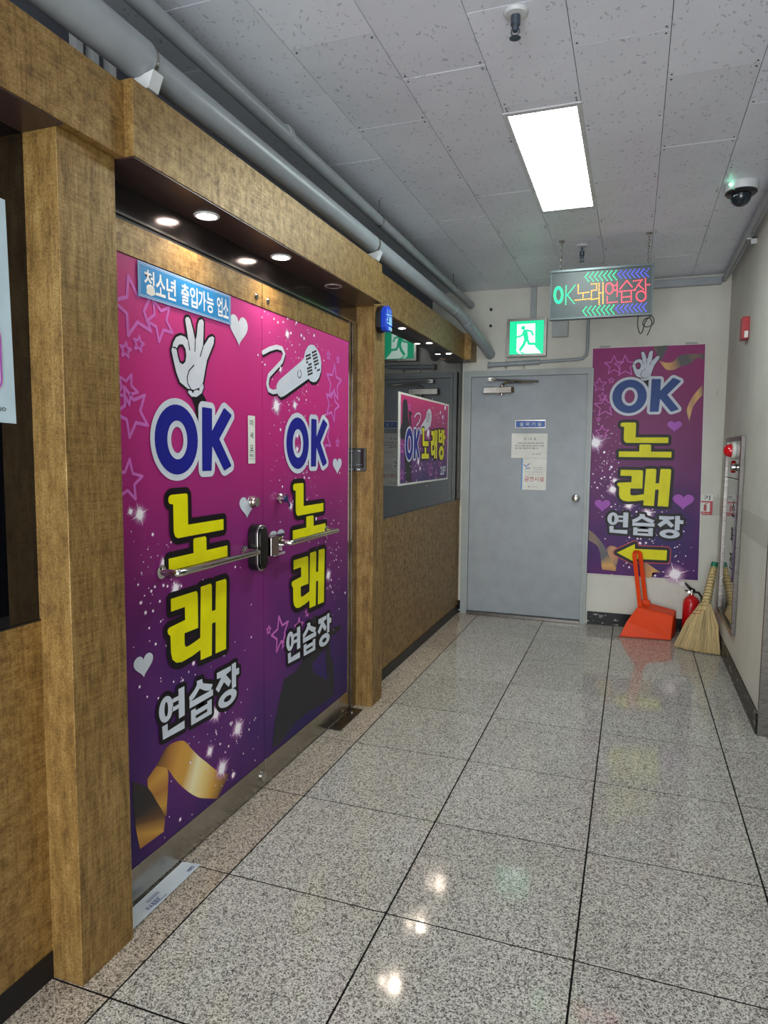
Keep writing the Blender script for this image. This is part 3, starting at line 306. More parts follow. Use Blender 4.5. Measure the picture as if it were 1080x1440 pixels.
def m_gold(name, scale=(1, 1, 1), dark=1.0):
    k = N(name); p = k.pos()
    q = k.n('ShaderNodeMapping', {'Vector': p, 'Scale': scale}).outputs[0]
    a = k.noise(q, 26, 6, .75); wv = k.noise(k.pos((1, 3, .6)), 260, 2, .6); wh = k.noise(k.pos((1, .4, 3.0)), 240, 2, .6)
    fine = k.n('ShaderNodeMath', {0: k.n('ShaderNodeMath', {0: wv, 1: wh}, operation='ADD').outputs[0], 1: .5}, operation='MULTIPLY').outputs[0]
    col = k.ramp(a, [(.26, rgb(104, 78, 42)), (.5, rgb(164, 131, 76)), (.74, rgb(196, 166, 106))])
    st = k.noise(k.pos((1, 1, .04)), 120, 2, .6); sh_ = k.noise(k.pos((1, .05, 1)), 130, 2, .6)
    col = k.mix(1.0, col, k.ramp(k.n('ShaderNodeMath', {0: st, 1: sh_}, operation='ADD').outputs[0], [(.85, (.74, .70, .64, 1)), (1.0, (1, 1, 1, 1))]), 'MULTIPLY')
    col = k.mix(1.0, col, k.ramp(fine, [(.38, (.52, .46, .38, 1)), (.62, (1.0, 1.0, 1.0, 1))]), 'MULTIPLY')
    k.l(col, k.b.inputs['Base Color']); k.b.inputs['Metallic'].default_value = .35
    k.l(k.ramp(a, [(.3, (.52, .52, .52, 1)), (.7, (.36, .36, .36, 1))]), k.b.inputs['Roughness'])
    k.bump(fine, .35, .0012)
    return k.m
def m_wall():
    k = N('painted_plaster'); p = k.pos(); z = k.sep(p)[2]
    n1 = k.noise(p, 1.7, 5, .6); n2 = k.noise(p, 45, 2)
    base = k.mix(k.ramp(n1, [(.35, (0, 0, 0, 1)), (.7, (1, 1, 1, 1))]), rgb(210, 209, 199), rgb(194, 192, 182))
    band = k.ramp(z, [(0, (0, 0, 0, 1)), (.5, (0, 0, 0, 1))])
    b1 = k.n('ShaderNodeMath', {0: z, 1: 1.01}, operation='GREATER_THAN').outputs[0]
    b2 = k.n('ShaderNodeMath', {0: z, 1: 1.165}, operation='LESS_THAN').outputs[0]
    bb = k.n('ShaderNodeMath', {0: b1, 1: b2}, operation='MULTIPLY').outputs[0]
    bb = k.n('ShaderNodeMath', {0: bb, 1: .55}, operation='MULTIPLY').outputs[0]
    base = k.mix(bb, base, rgb(172, 170, 162))
    sc = k.noise(k.pos((1, 1, .18)), 24, 3, .7)
    base = k.mix(k.ramp(sc, [(.66, (0, 0, 0, 1)), (.74, (.45, .45, .45, 1))]), base, rgb(140, 132, 118))
    k.l(base, k.b.inputs['Base Color']); k.b.inputs['Roughness'].default_value = .6
    k.bump(n2, .12, .002)
    return k.m
def m_peel():
    k = N('peeling_black_skirting'); p = k.pos()
    a = k.noise(k.pos((1, 1, 2.2)), 13, 5, .65)
    k.l(k.mix(k.ramp(a, [(.60, (0, 0, 0, 1)), (.63, (1, 1, 1, 1))]), rgb(14, 14, 15), rgb(178, 176, 170)), k.b.inputs['Base Color']); k.b.inputs['Specular IOR Level'].default_value = .2
    k.b.inputs['Roughness'].default_value = .35
    return k.m
def m_film(name, stops, axis_z=(0.0, 2.3)):
    k = N(name); p = k.pos(); z = k.sep(p)[2]
    f = k.n('ShaderNodeMapRange', {'Value': z, 'From Min': axis_z[0], 'From Max': axis_z[1]}).outputs[0]
    # one soft printed haze of magenta in the picture's lower half
    k.l(k.mix(k.ramp(k.noise(p, 1.4, 2), [(.42, (0, 0, 0, 1)), (.72, (.35, .35, .35, 1))]), k.ramp(f, stops), rgb(150, 50, 130)), k.b.inputs['Base Color'])
    k.b.inputs['Roughness'].default_value = .38; k.b.inputs['Specular IOR Level'].default_value = .2
    return k.m
def m_vcol(name, rough=.35):
    k = N(name); a = k.n('ShaderNodeVertexColor', layer_name='Col'); k.l(a.outputs[0], k.b.inputs['Base Color'])
    k.b.inputs['Roughness'].default_value = rough; return k.m
def m_glow():
    k = N('printed_sparkle'); a = k.n('ShaderNodeVertexColor', layer_name='Col')
    k.b.inputs['Base Color'].default_value = rgb(250, 225, 250); k.b.inputs['Roughness'].default_value = .35
    f = k.ramp(a.outputs[0], [(0, (0, 0, 0, 1)), (.35, (.5, .5, .5, 1)), (.7, (1, 1, 1, 1))])
    k.l(k.ramp(a.outputs[0], [(0, rgb(225, 110, 215)), (.6, rgb(255, 246, 255))]), k.b.inputs['Base Color'])
    t = k.n('ShaderNodeBsdfTransparent'); mx = k.n('ShaderNodeMixShader', {0: f}); k.l(t.outputs[0], mx.inputs[1]); k.l(k.b.outputs[0], mx.inputs[2])
    k.l(mx.outputs[0], k.out.inputs[0]); return k.m
def m_steel(name, col, rough, metal=1.0):
    k = N(name); p = k.pos((1, 1, 14))
    k.b.inputs['Metallic'].default_value = metal
    k.l(k.mix(k.ramp(k.noise(k.pos(), 6, 4), [(.3, (0, 0, 0, 1)), (.8, (1, 1, 1, 1))]), col, tuple(x * .75 for x in col[:3]) + (1,)), k.b.inputs['Base Color'])
    k.l(k.ramp(k.noise(p, 20, 3), [(.3, (rough * .7,) * 3 + (1,)), (.75, (rough * 1.3,) * 3 + (1,))]), k.b.inputs['Roughness']); return k.m
M_GRAN = m_granite(); M_GRANB = m_granite('warm_granite', (.98, .87, .79, 1)); M_CEIL = m_ceiling(); M_GOLD = m_gold('gold_wallcovering'); M_GOLDV = m_gold('gold_wallcovering_vertical', (1, 1.6, .35))
M_WALL = m_wall(); M_PEEL = m_peel(); M_GLOW = m_glow(); M_RIB = m_vcol('printed_ribbon')
M_STEEL = m_steel('brushed_steel', rgb(176, 172, 165), .22); M_CHROME = m_steel('polished_chrome', rgb(215, 213, 208), .08)
M_MIRROR = m_steel('mirror_steel', rgb(128, 126, 126), .07); M_DSTEEL = m_steel('dull_dark_steel', rgb(112, 108, 104), .32)
M_DARKWOOD = plain('dark_brown_soffit', rgb(58, 42, 40), .3)
M_GLASSB = plain('black_tinted_glass', rgb(9, 10, 14), .02, spec=.6); M_GLASSB.node_tree.nodes['Principled BSDF'].inputs['IOR'].default_value = 1.47
M_BLACK = plain('black_print', rgb(24, 20, 24), .4, spec=.2)
M_BLKPL = plain('black_plastic', rgb(20, 20, 22), .3)
M_WHITE = plain('white_print', rgb(208, 214, 226), .4, spec=.2)
M_BLUE = plain('blue_print', rgb(28, 32, 140), .4, spec=.2)
M_BLUEB = plain('faded_blue_print', rgb(42, 74, 140), .4, spec=.2)
M_YEL = plain('yellow_print', rgb(232, 224, 6), .4, spec=.2)
M_LILAC = plain('lilac_print', rgb(208, 110, 196), .4, spec=.2)
M_HEARTB = plain('purple_heart_print', rgb(172, 92, 190), .4, spec=.2)
M_PIPE = plain('grey_painted_pipe', rgb(150, 156, 162), .35)
M_GREYP = plain('grey_door_paint', rgb(150, 156, 162), .38)
M_FRAME = plain('grey_frame_paint', rgb(160, 166, 166), .38)
M_PAPER = plain('paper', rgb(226, 226, 220), .6)
M_PAPERB = plain('pale_blue_paper', rgb(188, 212, 226), .5)
M_INK = plain('ink', rgb(40, 40, 46), .6)
M_SIGNB = plain('sign_blue', rgb(20, 132, 200), .35)
M_PLATEB = plain('plate_blue', rgb(24, 86, 170), .35)
M_REDP = plain('red_paint', rgb(200, 22, 30), .25)
M_DKRED = plain('dark_red_print', rgb(170, 40, 50), .4)
M_ORANGE = plain('orange_plastic', rgb(232, 70, 18), .45, spec=.25)
M_GROUT = plain('dark_joint', rgb(20, 19, 18), .9, spec=.1)
M_VOID = plain('dark_plenum', rgb(104, 108, 120), .8)
M_SKIRT = plain('black_skirting', rgb(24, 22, 24), .4, spec=.3)
M_CAMW = plain('white_housing', rgb(205, 208, 210), .4)
M_SIL = plain('charcoal_print', rgb(48, 46, 52), .45, spec=.2)
def struct(name, mb, mat, label=None, parent=None, **kw):
    o = mb.build(name, mat, parent, **kw)
    if not parent: tag(o, label, None, None, 'structure')
    return o
H = 2.97; YB = 4.87; XR = 2.0; XD = -.205; YS = 2.68
# ================================================================ FLOOR
floor = struct('floor', MB().box(-.3, 2.6, -4.2, 5.0, -.06, -.0013), M_GROUT, 'speckled grey granite tile floor of the corridor')
xs = [(-.3, 0), (0, .6), (.6, 1.2), (1.2, 1.8), (1.8, 2.4), (2.4, 2.6)]
ys = [(-4.2 + .6 * i, -3.6 + .6 * i) for i in range(14)] + [(4.2, 4.59), (4.59, 4.9)]
cache = {}
for (x0, x1) in xs:
    for (y0, y1) in ys:
        key = (round(x1 - x0, 3), round(y1 - y0, 3), x0 < -.1); g = .0033; MG_ = M_GRANB if x0 < -.1 else M_GRAN
        if key not in cache:
            o = MB().box(-key[0] / 2 + g, key[0] / 2 - g, -key[1] / 2 + g, key[1] / 2 - g, -.02, 0).build('floor_tile', MG_, None)
            cache[key] = o.data; 
        else:
            o = bpy.data.objects.new('floor_tile', cache[key]); COL.objects.link(o)
        o.location = ((x0 + x1) / 2, (y0 + y1) / 2, 0); o.parent = floor
# ================================================================ CEILING
ceil = struct('ceiling', MB().box(-.5, 2.6, -4.2, 5.0, H + .011, H + .06), M_GROUT, 'ceiling of white textured gypsum boards')
LX0, LX1, LY0, LY1 = .735, 1.038, 1.692, 2.928     # the light's opening
cols = [(-.5, -.252), (-.252, .075), (.075, .402), (.402, .729), (.729, 1.048), (1.048, 1.375), (1.375, 1.702), (1.702, 2.029), (2.029, 2.356), (2.356, 2.6)]
offs = [1.6, 1.92, 1.602, 1.92, 1.602, 1.91, 1.58, 1.91, 1.6, 1.92]
screws = MB(); cachec = {}
for ci, ((x0, x1), off) in enumerate(zip(cols, offs)):
    y = off - .657 * 9
    while y < 4.9:
        a, b = max(y, -4.2), min(y + .657, 4.9); y += .657
        if b - a < .02: continue
        segs = [(a, b)]
        if ci == 4: segs = [s for s in ((a, min(b, LY0 - .03)), (max(a, LY1 + .03), b)) if s[1] - s[0] > .02] if b > LY0 - .03 and a < LY1 + .03 else segs
        if ci == 4 and b > -3.13 and a < -1.72: segs = [s for s in ((a, min(b, -3.13)), (max(a, -1.72), b)) if s[1] - s[0] > .02]
        for (p, q) in segs:
            key = (round(x1 - x0, 3), round(q - p, 3)); g = .0013
            if key not in cachec:
                o = MB().box(-key[0] / 2 + g, key[0] / 2 - g, -key[1] / 2 + g, key[1] / 2 - g, 0, .01).build('ceiling_board', M_CEIL); cachec[key] = o.data
            else:
                o = bpy.data.objects.new('ceiling_board', cachec[key]); COL.objects.link(o)
            o.location = ((x0 + x1) / 2, (p + q) / 2, H + random.uniform(0, .0015)); o.parent = ceil
            if x0 > -.2 and p > .3:
                for sx in (x0 + .016, x1 - .016):
                    for sy in (p + .02, q - .02): 
                        if random.random() < .85: screws.cyl((sx, sy, H + .001), (sx, sy, H - .0012), .0042, n=8)
o = screws.build('screw_head', plain('screw_dark', rgb(70, 70, 74), .5), ceil); o['kind'] = 'stuff'
# ================================================================ WALLS
struct('wall_back', MB().box(-.5, 2.4, YB, YB + .12, 0, H + .01), M_WALL, 'off-white plastered end wall of the corridor with the grey door')
struct('wall_right', MB().box(XR, XR + .45, YS, YB, 0, H + .01), M_WALL, 'off-white plastered right wall holding the fire cabinet')
struct('wall_side', MB().box(2.55, 2.65, -4.2, YS, 0, H + .01), M_WALL, 'off-white wall of the lobby beside the viewer')
struct('wall_front', MB().box(-.5, -.36, -4.3, -4.2, 0, H + .01).box(2.46, 2.65, -4.3, -4.2, 0, H + .01).box(-.36, 2.46, -4.3, -4.2, 2.7, H + .01), M_WALL, 'off-white wall behind the viewer, its wide opening added for the fill lamp')  # unseen end wall, opening shaped to make room for the fill lamp
struct('wall_left', MB().box(-.62, -.5, -4.2, YB, 0, H + .01), M_VOID, 'dark masonry wall behind the gold shop front')
# bare wall base left of the steel door
struct('trim_1', MB().box(XR - .003, XR + .42, YS - .022, YS - .001, 0, H - .001), M_DSTEEL, 'brushed steel end casing of the right wall', bevel=.002)
# skirtings
struct('baseboard_back', MB().box(.975, XR - .001, YB - .008, YB - .0005, 0.001, .115).box(-.205, -.175, YB - .008, YB - .0005, .001, .115), M_PEEL, 'peeling black skirting along the end wall')
struct('baseboard_right', MB().box(XR - .009, XR - .0005, YS + .002, YB - .01, .001, .125), M_PEEL, 'scuffed black skirting along the right wall')
# ================================================================ GOLD SHOP FRONT (left)
# solid masonry core behind the shop front
def left_panel(n, y0, y1, z0, z1, label):
    return struct('trim_%d' % n, MB().box(-.245, XD, y0, y1, z0, z1), M_GOLD, label)
left_panel(2, -4.2, .02, .08, 1.047, 'gold fabric-textured dado panel under the near black window')
left_panel(3, 2.45, YB - .001, .07, 1.082, 'gold fabric-textured dado panel under the far black window')
struct('baseboard_left', MB().box(-.245, XD + .002, -4.2, .01, 0, .082).box(-.245, XD + .006, 2.46, YB - .01, 0, .072), M_SKIRT, 'black skirting under the gold panels')
struct('trim_4', MB().box(-.24, -.098, .004, .214, 0, 2.335), M_GOLDV, 'near gold-clad pillar of the shop front', bevel=.0015)
struct('trim_5', MB().box(-.24, -.098, 2.29, 2.465, 0, 2.335), M_GOLDV, 'far gold-clad pillar of the shop front with the card reader', bevel=.0015)
struct('trim_6', MB().box(-.28, -.068, -4.2, .222, 2.335, 2.535), M_GOLD, 'near gold-clad header beam', bevel=.0015)
struct('trim_7', MB().box(-.28, -.038, .222, 2.245, 2.337, 2.545), M_GOLD, 'projecting gold-clad header beam over the pink doors', bevel=.0015)
struct('trim_8', MB().hexa([(-.28, 2.245, 2.335), (-.094, 2.245, 2.335), (-.135, 4.64, 2.335), (-.28, 4.64, 2.335), (-.28, 2.245, 2.545), (-.094, 2.245, 2.545), (-.135, 4.64, 2.56), (-.28, 4.64, 2.56)]), M_GOLD, 'far gold-clad header beam', bevel=.0015)
struct('trim_9', MB().box(-.28, -.075, 4.641, YB - .001, 2.335, 2.56), M_GOLD, 'gold-clad end block of the header against the end wall', bevel=.0015)
# brown soffit boards under the header
struct('trim_10', MB().box(-.24, -.041, .225, 2.24, 2.3335, 2.3369), M_DARKWOOD, 'dark brown soffit above the pink doors')
struct('trim_11', MB().box(-.24, -.072, -4.2, .003, 2.331, 2.3349).box(-.24, -.13, 2.466, YB - .002, 2.331, 2.3349), M_DARKWOOD, 'dark soffit above the black windows')
# black tinted windows
wn = struct('window_1', MB().box(-.225, XD - .004, -4.2, .03, 1.047, 2.331), M_GLASSB, 'near black tinted shop window')
MB().box(-.225, XD + .001, -4.2, .004, 1.047, 1.052).build('window_frame', M_BLKPL, wn)
wn = struct('window_2', MB().box(-.225, XD - .004, 2.463, YB - .025, 1.082, 2.331), M_GLASSB, 'far black tinted shop window reflecting the exit sign')
MB().box(-.23, XD + .003, YB - .025, YB - .002, 1.06, 2.331).box(-.225, XD + .001, 2.466, YB - .025, 1.078, 1.084).build('window_frame', M_BLKPL, wn)
# door header housing above the leaves, jamb
struct('trim_12', MB().box(-.26, XD - .002, .215, 2.29, 2.246, 2.333), m_steel('dark_anodised', rgb(98, 92, 92), .16, .9), 'dark metal door header under the soffit')
struct('trim_13', MB().box(-.25, XD + .002, .215, 2.29, 2.238, 2.246), M_STEEL, 'thin steel strip under the door header')
struct('trim_14', MB().box(-.26, XD - .002, .215, 2.17, 2.225, 2.237), M_BLKPL, 'black gap above the pink doors')
struct('trim_15', MB().box(-.27, XD + .002, 2.172, 2.205, 0.001, 2.237).box(-.27, XD + .006, 2.209, 2.288, 0.001, 2.237), M_MIRROR, 'mirror steel jamb beside the pink doors', bevel=.001)
struct('trim_16', MB().box(-.5, -.262, .1, 2.3, 0.0, 2.6), M_VOID, 'dark backing behind the pink doors')

# ================================================================ PRINT FILMS
FILM = m_film('magenta_to_purple_film', [(0, rgb(38, 26, 82)), (.14, rgb(46, 30, 92)), (.30, rgb(68, 34, 98)), (.43, rgb(92, 34, 98)), (.56, rgb(130, 36, 104)), (.68, rgb(172, 40, 116)), (.82, rgb(196, 46, 124)), (1, rgb(204, 64, 134))], (0.0, 2.15))
def gold_cols(n, kind):
    D = rgb(30, 22, 24); B = rgb(98, 62, 28); O_ = rgb(170, 112, 44); G = rgb(204, 150, 60); Y_ = rgb(232, 204, 128); P = rgb(238, 226, 178)
    t = {'a': [B, O_, G, G, P, Y_, G, B], 'b': [O_, G, O_, G, B], 'c': [D, D, D, B, G, O_],
         'd': [B, D, D, D], 'e': [O_, G, O_, D, D, B, D], 'f': [B, G, O_, G, O_, B], 'g': [B, B, D, D, G, O_], 'h': [B, O_, O_, B], 'i': [B, O_, G, O_]}[kind]
    return t[:n]
def lettering(parent, pl, spec, fill_mat, back_mat, wd, base, name='printed_letter'):
    """letters over a wider backing outline"""
    for g, bx in spec:
        bk = MB(); fl = MB()
        for sh in glyph(g, *bx):
            pl.k = 0; P_fill(bk, pl, base - .1, [sh[0]] if g != 'OK' or len(sh) == 1 else sh)
            for c in sh: P_stroke(bk, pl, base, c, wd, True, 12)
            pl.k = 0; P_fill(fl, pl, base + 2, sh)
        o = fl.build(name, fill_mat, parent); o['kind'] = 'stuff'
        b = bk.build('letter_outline', back_mat, parent); b['kind'] = 'stuff'
def sky_of_sparks(parent, pl, d, extra, layer):
    mb = MB()
    for i, (u, v, r) in enumerate(d['flares']): P_flare(mb, pl, layer + .3 * (i % 3), u, v, r)
    for u, v, r in d['dots']: P_glow(mb, pl, layer + .15, u, v, r * .95, 10, .45)
    for (u, v, su, sv, n) in extra:
        for i in range(n): P_glow(mb, pl, layer + .2, random.gauss(u, su), random.gauss(v, sv), random.choice((.004, .005, .007, .009)), 7, .5)
    o = mb.build('printed_sparkle', M_GLOW, parent); o['kind'] = 'stuff'
def stars_of(parent, pl, d, layer, wd=.012):
    for u, v, r, rot in d['stars']:
        mb = MB(); P_stroke(mb, pl, layer, star_pts(u, v, r, rot), wd * 1.15 * (.5 + r / .14 * .5) if r < .14 else wd, True, 8)
        mb.build('printed_star', M_LILAC, parent)
def leaf(n, y0, y1, label, art, shift, bolt_y, sticker=False):
    root = bpy.data.objects.new('door_%d' % n, None); COL.objects.link(root); root.location = (XD, (y0 + y1) / 2, .01)
    tag(root, label, None, None, 'structure')
    pl = Plane(lambda u, v, h: (XD + .0002 + h, u, v), .00035)
    MB().box(-.217, XD, y0, y1, .125, 2.122).build('printed_film', FILM, root)
    MB().box(-.221, XD + .004, y0, y1, .012, .126).build('bottom_rail', M_STEEL, root, bevel=.0015)
    tr = MB().box(-.221, XD + .003, y0, y1, 2.124, 2.224).build('top_rail', M_GOLD, root, bevel=.001)
    for by in bolt_y: MB().lathe([(.001, 0), (.013, 0), (.013, .003), (.009, .005), (.001, .005)], (XD + .003, by, 2.16), 'x', 16).build('bolt', M_CHROME, tr, smooth=True)
    mb = MB()
    if 'ribbon' in art:
        for k, s in enumerate(art['ribbon']):
            mb = MB(); P_strip(mb, pl, 1 + k * .5, s, gold_cols(len(s), 'abc'[k])); mb.build('printed_ribbon', M_RIB, root)
    if 'person' in art:
        P_fill(mb, pl, 1, [art['person'], art['phole']]); mb.build('printed_silhouette', M_SIL, root)
    stars_of(root, pl, art, 2)
    sky_of_sparks(root, pl, art, [(.62 + shift, .98, .2, .12, 40), (.95 + shift, .35, .14, .13, 36), (.75 + shift, .66, .2, .05, 26), (.46 + shift, 1.1, .06, .1, 14)] if 'ribbon' in art else
                  [(1.55, 1.95, .2, .1, 34), (1.6, 1.75, .16, .12, 34), (1.62, 1.4, .1, .08, 24), (1.97, .92, .08, .18, 44), (1.5, 1.5, .1, .2, 20)], 3)
    for l, r, b, t in art['hearts']:
        hb = MB(); P_fill(hb, pl, 5, [heart_pts(l, r, b, t)]); hb.build('printed_heart', M_WHITE, root)
    s = shift
    lettering(root, pl, [('OK', (.494 + s, .966 + s * .98, 1.43, 1.684))], M_BLUE, M_WHITE, .044, 8)
    lettering(root, pl, [('no', (.556 + s, .926 + s, 1.095, 1.361)), ('rae', (.542 + s, .917 + s, .721, 1.006))], M_YEL, M_BLACK, .046, 8)
    lettering(root, pl, [('yeon', (.488 + s, 1.004 + s, .481, .657))], M_WHITE, M_BLACK, .034, 7)
    return root, pl
# ---- door 1 (near leaf)
d1, pl = leaf(1, .225, 1.213, 'near glass door leaf with magenta print, glove and gold ribbon', ART['door1'], 0, (1.165,))
hd = ART['hand']
mb = MB(); P_fill(mb, pl, 6, [hd['arm']]); P_stroke(mb, pl, 6.5, hd['glove'], .018, True, 10); P_stroke(mb, pl, 6.5, hd['cuff'], .012, True, 8)
mb.build('glove_outline', M_BLACK, d1)
mb = MB(); P_fill(mb, pl, 7, [hd['cuff']]); P_fill(mb, pl, 7.4, [hd['glove'], hd['hole']]); mb.build('printed_glove', M_WHITE, d1)
mb = MB(); P_stroke(mb, pl, 7.8, hd['hole'], .008, True, 8)
for l in hd['lines']: P_stroke(mb, pl, 7.8, l, .005, False, 8)
tiny(mb, 'glove_line', M_BLACK, d1)
# ---- door 2 (far leaf)
d2, pl = leaf(2, 1.217, 2.168, 'far glass door leaf with magenta print, microphone and singer silhouette', ART['door2'], .932, (1.262,))
a2 = ART['door2']
mb = MB(); P_fill(mb, pl, 4.2, [[(u + .006, v - .014) for u, v in a2['mic']]]); P_stroke(mb, pl, 4.2, [(u + .004, v - .008) for u, v in a2['cable']], .022, False, 8)
mb.build('microphone_shadow', M_BLACK, d2)
mb = MB(); P_fill(mb, pl, 5, [a2['mic']]); P_stroke(mb, pl, 5, a2['cable'], .020, False, 10); mb.build('printed_microphone', M_WHITE, d2)
mb = MB(); P_stroke(mb, pl, 5.6, a2['button'], .005, True, 6)
for i, (u, v) in enumerate(a2['grille']): P_fill(mb, pl, 5.6, [[(u - .010, v - .006), (u + .008, v - .004), (u + .010, v + .005), (u - .006, v + .006)]])
tiny(mb, 'microphone_grille', M_BLACK, d2)
# ---- door 1: push bars, lock, caps
def push_bar(door, y0, y1, z, x=-.135):
    k = MB(); r = .0125
    k.tube([(XD, y0, z), (x - .012, y0, z), (x - .003, y0 + .004, z), (x, y0 + .016, z), (x, y0 + .05, z), (x, y1 - .03, z), (x, y1 - .016, z), (x - .003, y1 - .004, z), (x - .012, y1, z), (XD, y1, z)], r, 16)
    b = k.build('push_bar', M_CHROME, door, smooth=True)
    for y in (y0, y1):
        MB().lathe([(.001, 0), (.024, 0), (.024, .003), (.018, .007), (.001, .007)], (XD + .0035, y, z), 'x', 20).build('rosette', M_CHROME, b, smooth=True)
push_bar(d1, .515, 1.055, 1.098); push_bar(d2, 1.335, 1.868, 1.102)
def capsule(y, z0, z1, hw, x0, x1, n=12):
    k = MB(); P = [(y + hw * math.cos(a), z1 - hw + hw * math.sin(a)) for a in [math.pi * i / n for i in range(n + 1)]]
    P += [(y + hw * math.cos(a), z0 + hw + hw * math.sin(a)) for a in [math.pi + math.pi * i / n for i in range(n + 1)]]
    m = len(P); k.add([(x0, p, q) for p, q in P] + [(x1, p, q) for p, q in P], [tuple(range(m)), tuple(range(2 * m - 1, m - 1, -1))] + [(i, (i + 1) % m, m + (i + 1) % m, m + i) for i in range(m)])
    return k
capsule(1.125, 1.005, 1.205, .04, -.2045, -.163).build('lock_housing', M_BLKPL, d1, smooth=True, bevel=.003)
capsule(1.125, 1.005, 1.205, .04, -.1628, -.1562).build('lock_rim', M_CHROME, d1, smooth=True, bevel=.002)
lk = capsule(1.125, 1.014, 1.196, .033, -.156, -.146).build('lock_cover', plain('gloss_black', rgb(8, 8, 9), .08), d1, smooth=True, bevel=.004)
bl = MB().box(XD + .003, -.158, 1.205, 1.275, 1.055, 1.14).build('lock_case', M_STEEL, d2, bevel=.004)
MB().box(XD + .003, -.182, 1.276, 1.375, 1.128, 1.142).box(XD + .003, -.182, 1.276, 1.375, 1.045, 1.058).box(XD + .003, XD + .008, 1.24, 1.375, 1.045, 1.142).build('lock_bracket', M_CHROME, bl, bevel=.001)
MB().lathe([(.001, 0), (.026, 0), (.026, .012), (.021, .02), (.020, .028), (.001, .028)], (XD + .003, 1.115, 1.30), 'x', 24).build('key_cylinder', M_CHROME, d1, smooth=True)
kc = MB().lathe([(.001, 0), (.024, 0), (.024, .014), (.018, .02), (.017, .032), (.001, .032)], (XD + .003, 1.352, 1.301), 'x', 24).build('key_cylinder', M_CHROME, d2, smooth=True)
MB().lathe([(.001, 0), (.017, 0), (.015, .009), (.001, .010)], (XD + .035, 1.353, 1.301), 'x', 20).tube([(XD + .04, 1.36, 1.29), (XD + .045, 1.378, 1.272), (XD + .04, 1.385, 1.262)], .004, 8).build('cylinder_cap', plain('navy_plastic', rgb(30, 40, 80), .3), kc, smooth=True)
MB().lathe([(.001, 0), (.022, 0), (.022, .006), (.014, .010), (.001, .010)], (XD + .0045, 1.19, .062), 'x', 24).build('floor_lock', M_CHROME, d1, smooth=True)
# paper sticker with vertical lettering on door 1, blue sign above
def note(name, label, cat, pl, u0, u1, v0, v1, mat, th=None, bevel=0):
    k = MB(); a = 9.6
    k.hexa([pl(u0, v0, a), pl(u1, v0, a), pl(u1, v0, a + 1), pl(u0, v0, a + 1), pl(u0, v1, a), pl(u1, v1, a), pl(u1, v1, a + 1), pl(u0, v1, a + 1)])
    o = k.build(name, mat); return tag(o, label, cat)
plD = Plane(lambda u, v, h: (XD + .0002 + h, u, v), .00035)
o = note('door_sticker', 'narrow white sticker with vertical black lettering on the near pink door', 'sticker', plD, 1.09, 1.146, 1.462, 1.662, M_PAPER)
mb = MB()
for ch, z in (('미', 1.632), ('세', 1.580), ('요', 1.528)):
    m2 = MB(); P_text(m2, plD, 11.2, ch, 1.105, 1.131, z - .013, z + .013, .012); tiny(m2, 'letter', M_INK, o)
P_text(mb, plD, 11.2, '카페입니다', 1.099, 1.137, 1.490, 1.503, .01)
P_stroke(mb, plD, 11.2, [(1.096, 1.510), (1.140, 1.510)], .0012); P_stroke(mb, plD, 11.2, [(1.096, 1.482), (1.140, 1.482)], .0012)
tiny(mb, 'lettering', M_INK, o)
o = note('youth_admission_sign', 'blue sign with white Korean lettering at the top of the near pink door', 'sign', plD, .427, .968, 2.008, 2.1205, M_SIGNB)
mb = MB(); P_stroke(mb, plD, 11.2, [(.431, 2.011), (.964, 2.011), (.964, 2.1175), (.431, 2.1175)], .002, True)
P_stroke(mb, plD, 11.2, [(.438, 2.016), (.957, 2.016), (.957, 2.1125), (.438, 2.1125)], .0014, True)
tiny(mb, 'border_line', M_WHITE, o)
M_WL = plain('white_lettering', rgb(240, 240, 240), .4, spec=.2)
letters('letter', '청소년', plD, 11.3, .458, .622, 2.028, 2.100, M_WL, o, .016); letters('letter', '출입가능', plD, 11.3, .652, .850, 2.028, 2.100, M_WL, o, .016); letters('letter', '업소', plD, 11.3, .872, .951, 2.028, 2.100, M_WL, o, .016)
mb = MB()
P_fill(mb, plD, 11.4, [[(.468, 2.024), (.492, 2.020), (.512, 2.028), (.508, 2.044), (.494, 2.050), (.478, 2.047), (.470, 2.037)]])
mb.build('torn_patch', M_PAPER, o)
# ================================================================ BANNER on the end wall
BF = m_film('banner_print', [(0, rgb(36, 26, 88)), (.2, rgb(50, 28, 92)), (.36, rgb(64, 30, 88)), (.55, rgb(104, 36, 92)), (.8, rgb(132, 40, 98)), (1, rgb(148, 48, 108))], (.45, 2.42))
ban = thing('wall_banner', (1.4, 4.86, .45), 'tall magenta and purple banner with a yellow arrow on the end wall', 'banner')
MB().hexa([(.962, 4.861, .457), (1.862, 4.861, .457), (1.862, 4.866, .457), (.962, 4.866, .457), (.945, 4.861, 2.416), (1.828, 4.861, 2.416), (1.828, 4.866, 2.416), (.945, 4.866, 2.416)]).build('banner_sheet', BF, ban)
MB().hexa([(.957, 4.8625, .452), (1.867, 4.8625, .452), (1.867, 4.868, .452), (.957, 4.868, .452), (.940, 4.8625, 2.421), (1.833, 4.8625, 2.421), (1.833, 4.868, 2.421), (.940, 4.868, 2.421)]).build('white_margin', M_PAPER, ban)
plB = Plane(lambda u, v, h: (u, 4.8608 - h, v), .0004)
ab = ART['banner']
for k, (s, kd) in enumerate(zip(ab['ribbon'], 'defghi')):
    mb = MB(); P_strip(mb, plB, 1 + k * .3, s, gold_cols(len(s), kd)); mb.build('printed_ribbon', M_RIB, ban)
stars_of(ban, plB, ab, 3, .009)
sky_of_sparks(ban, plB, ab, [(1.1, 1.5, .06, .2, 60), (1.35, 1.02, .2, .05, 34), (1.45, .75, .16, .1, 40), (1.7, .65, .1, .15, 16)], 4)
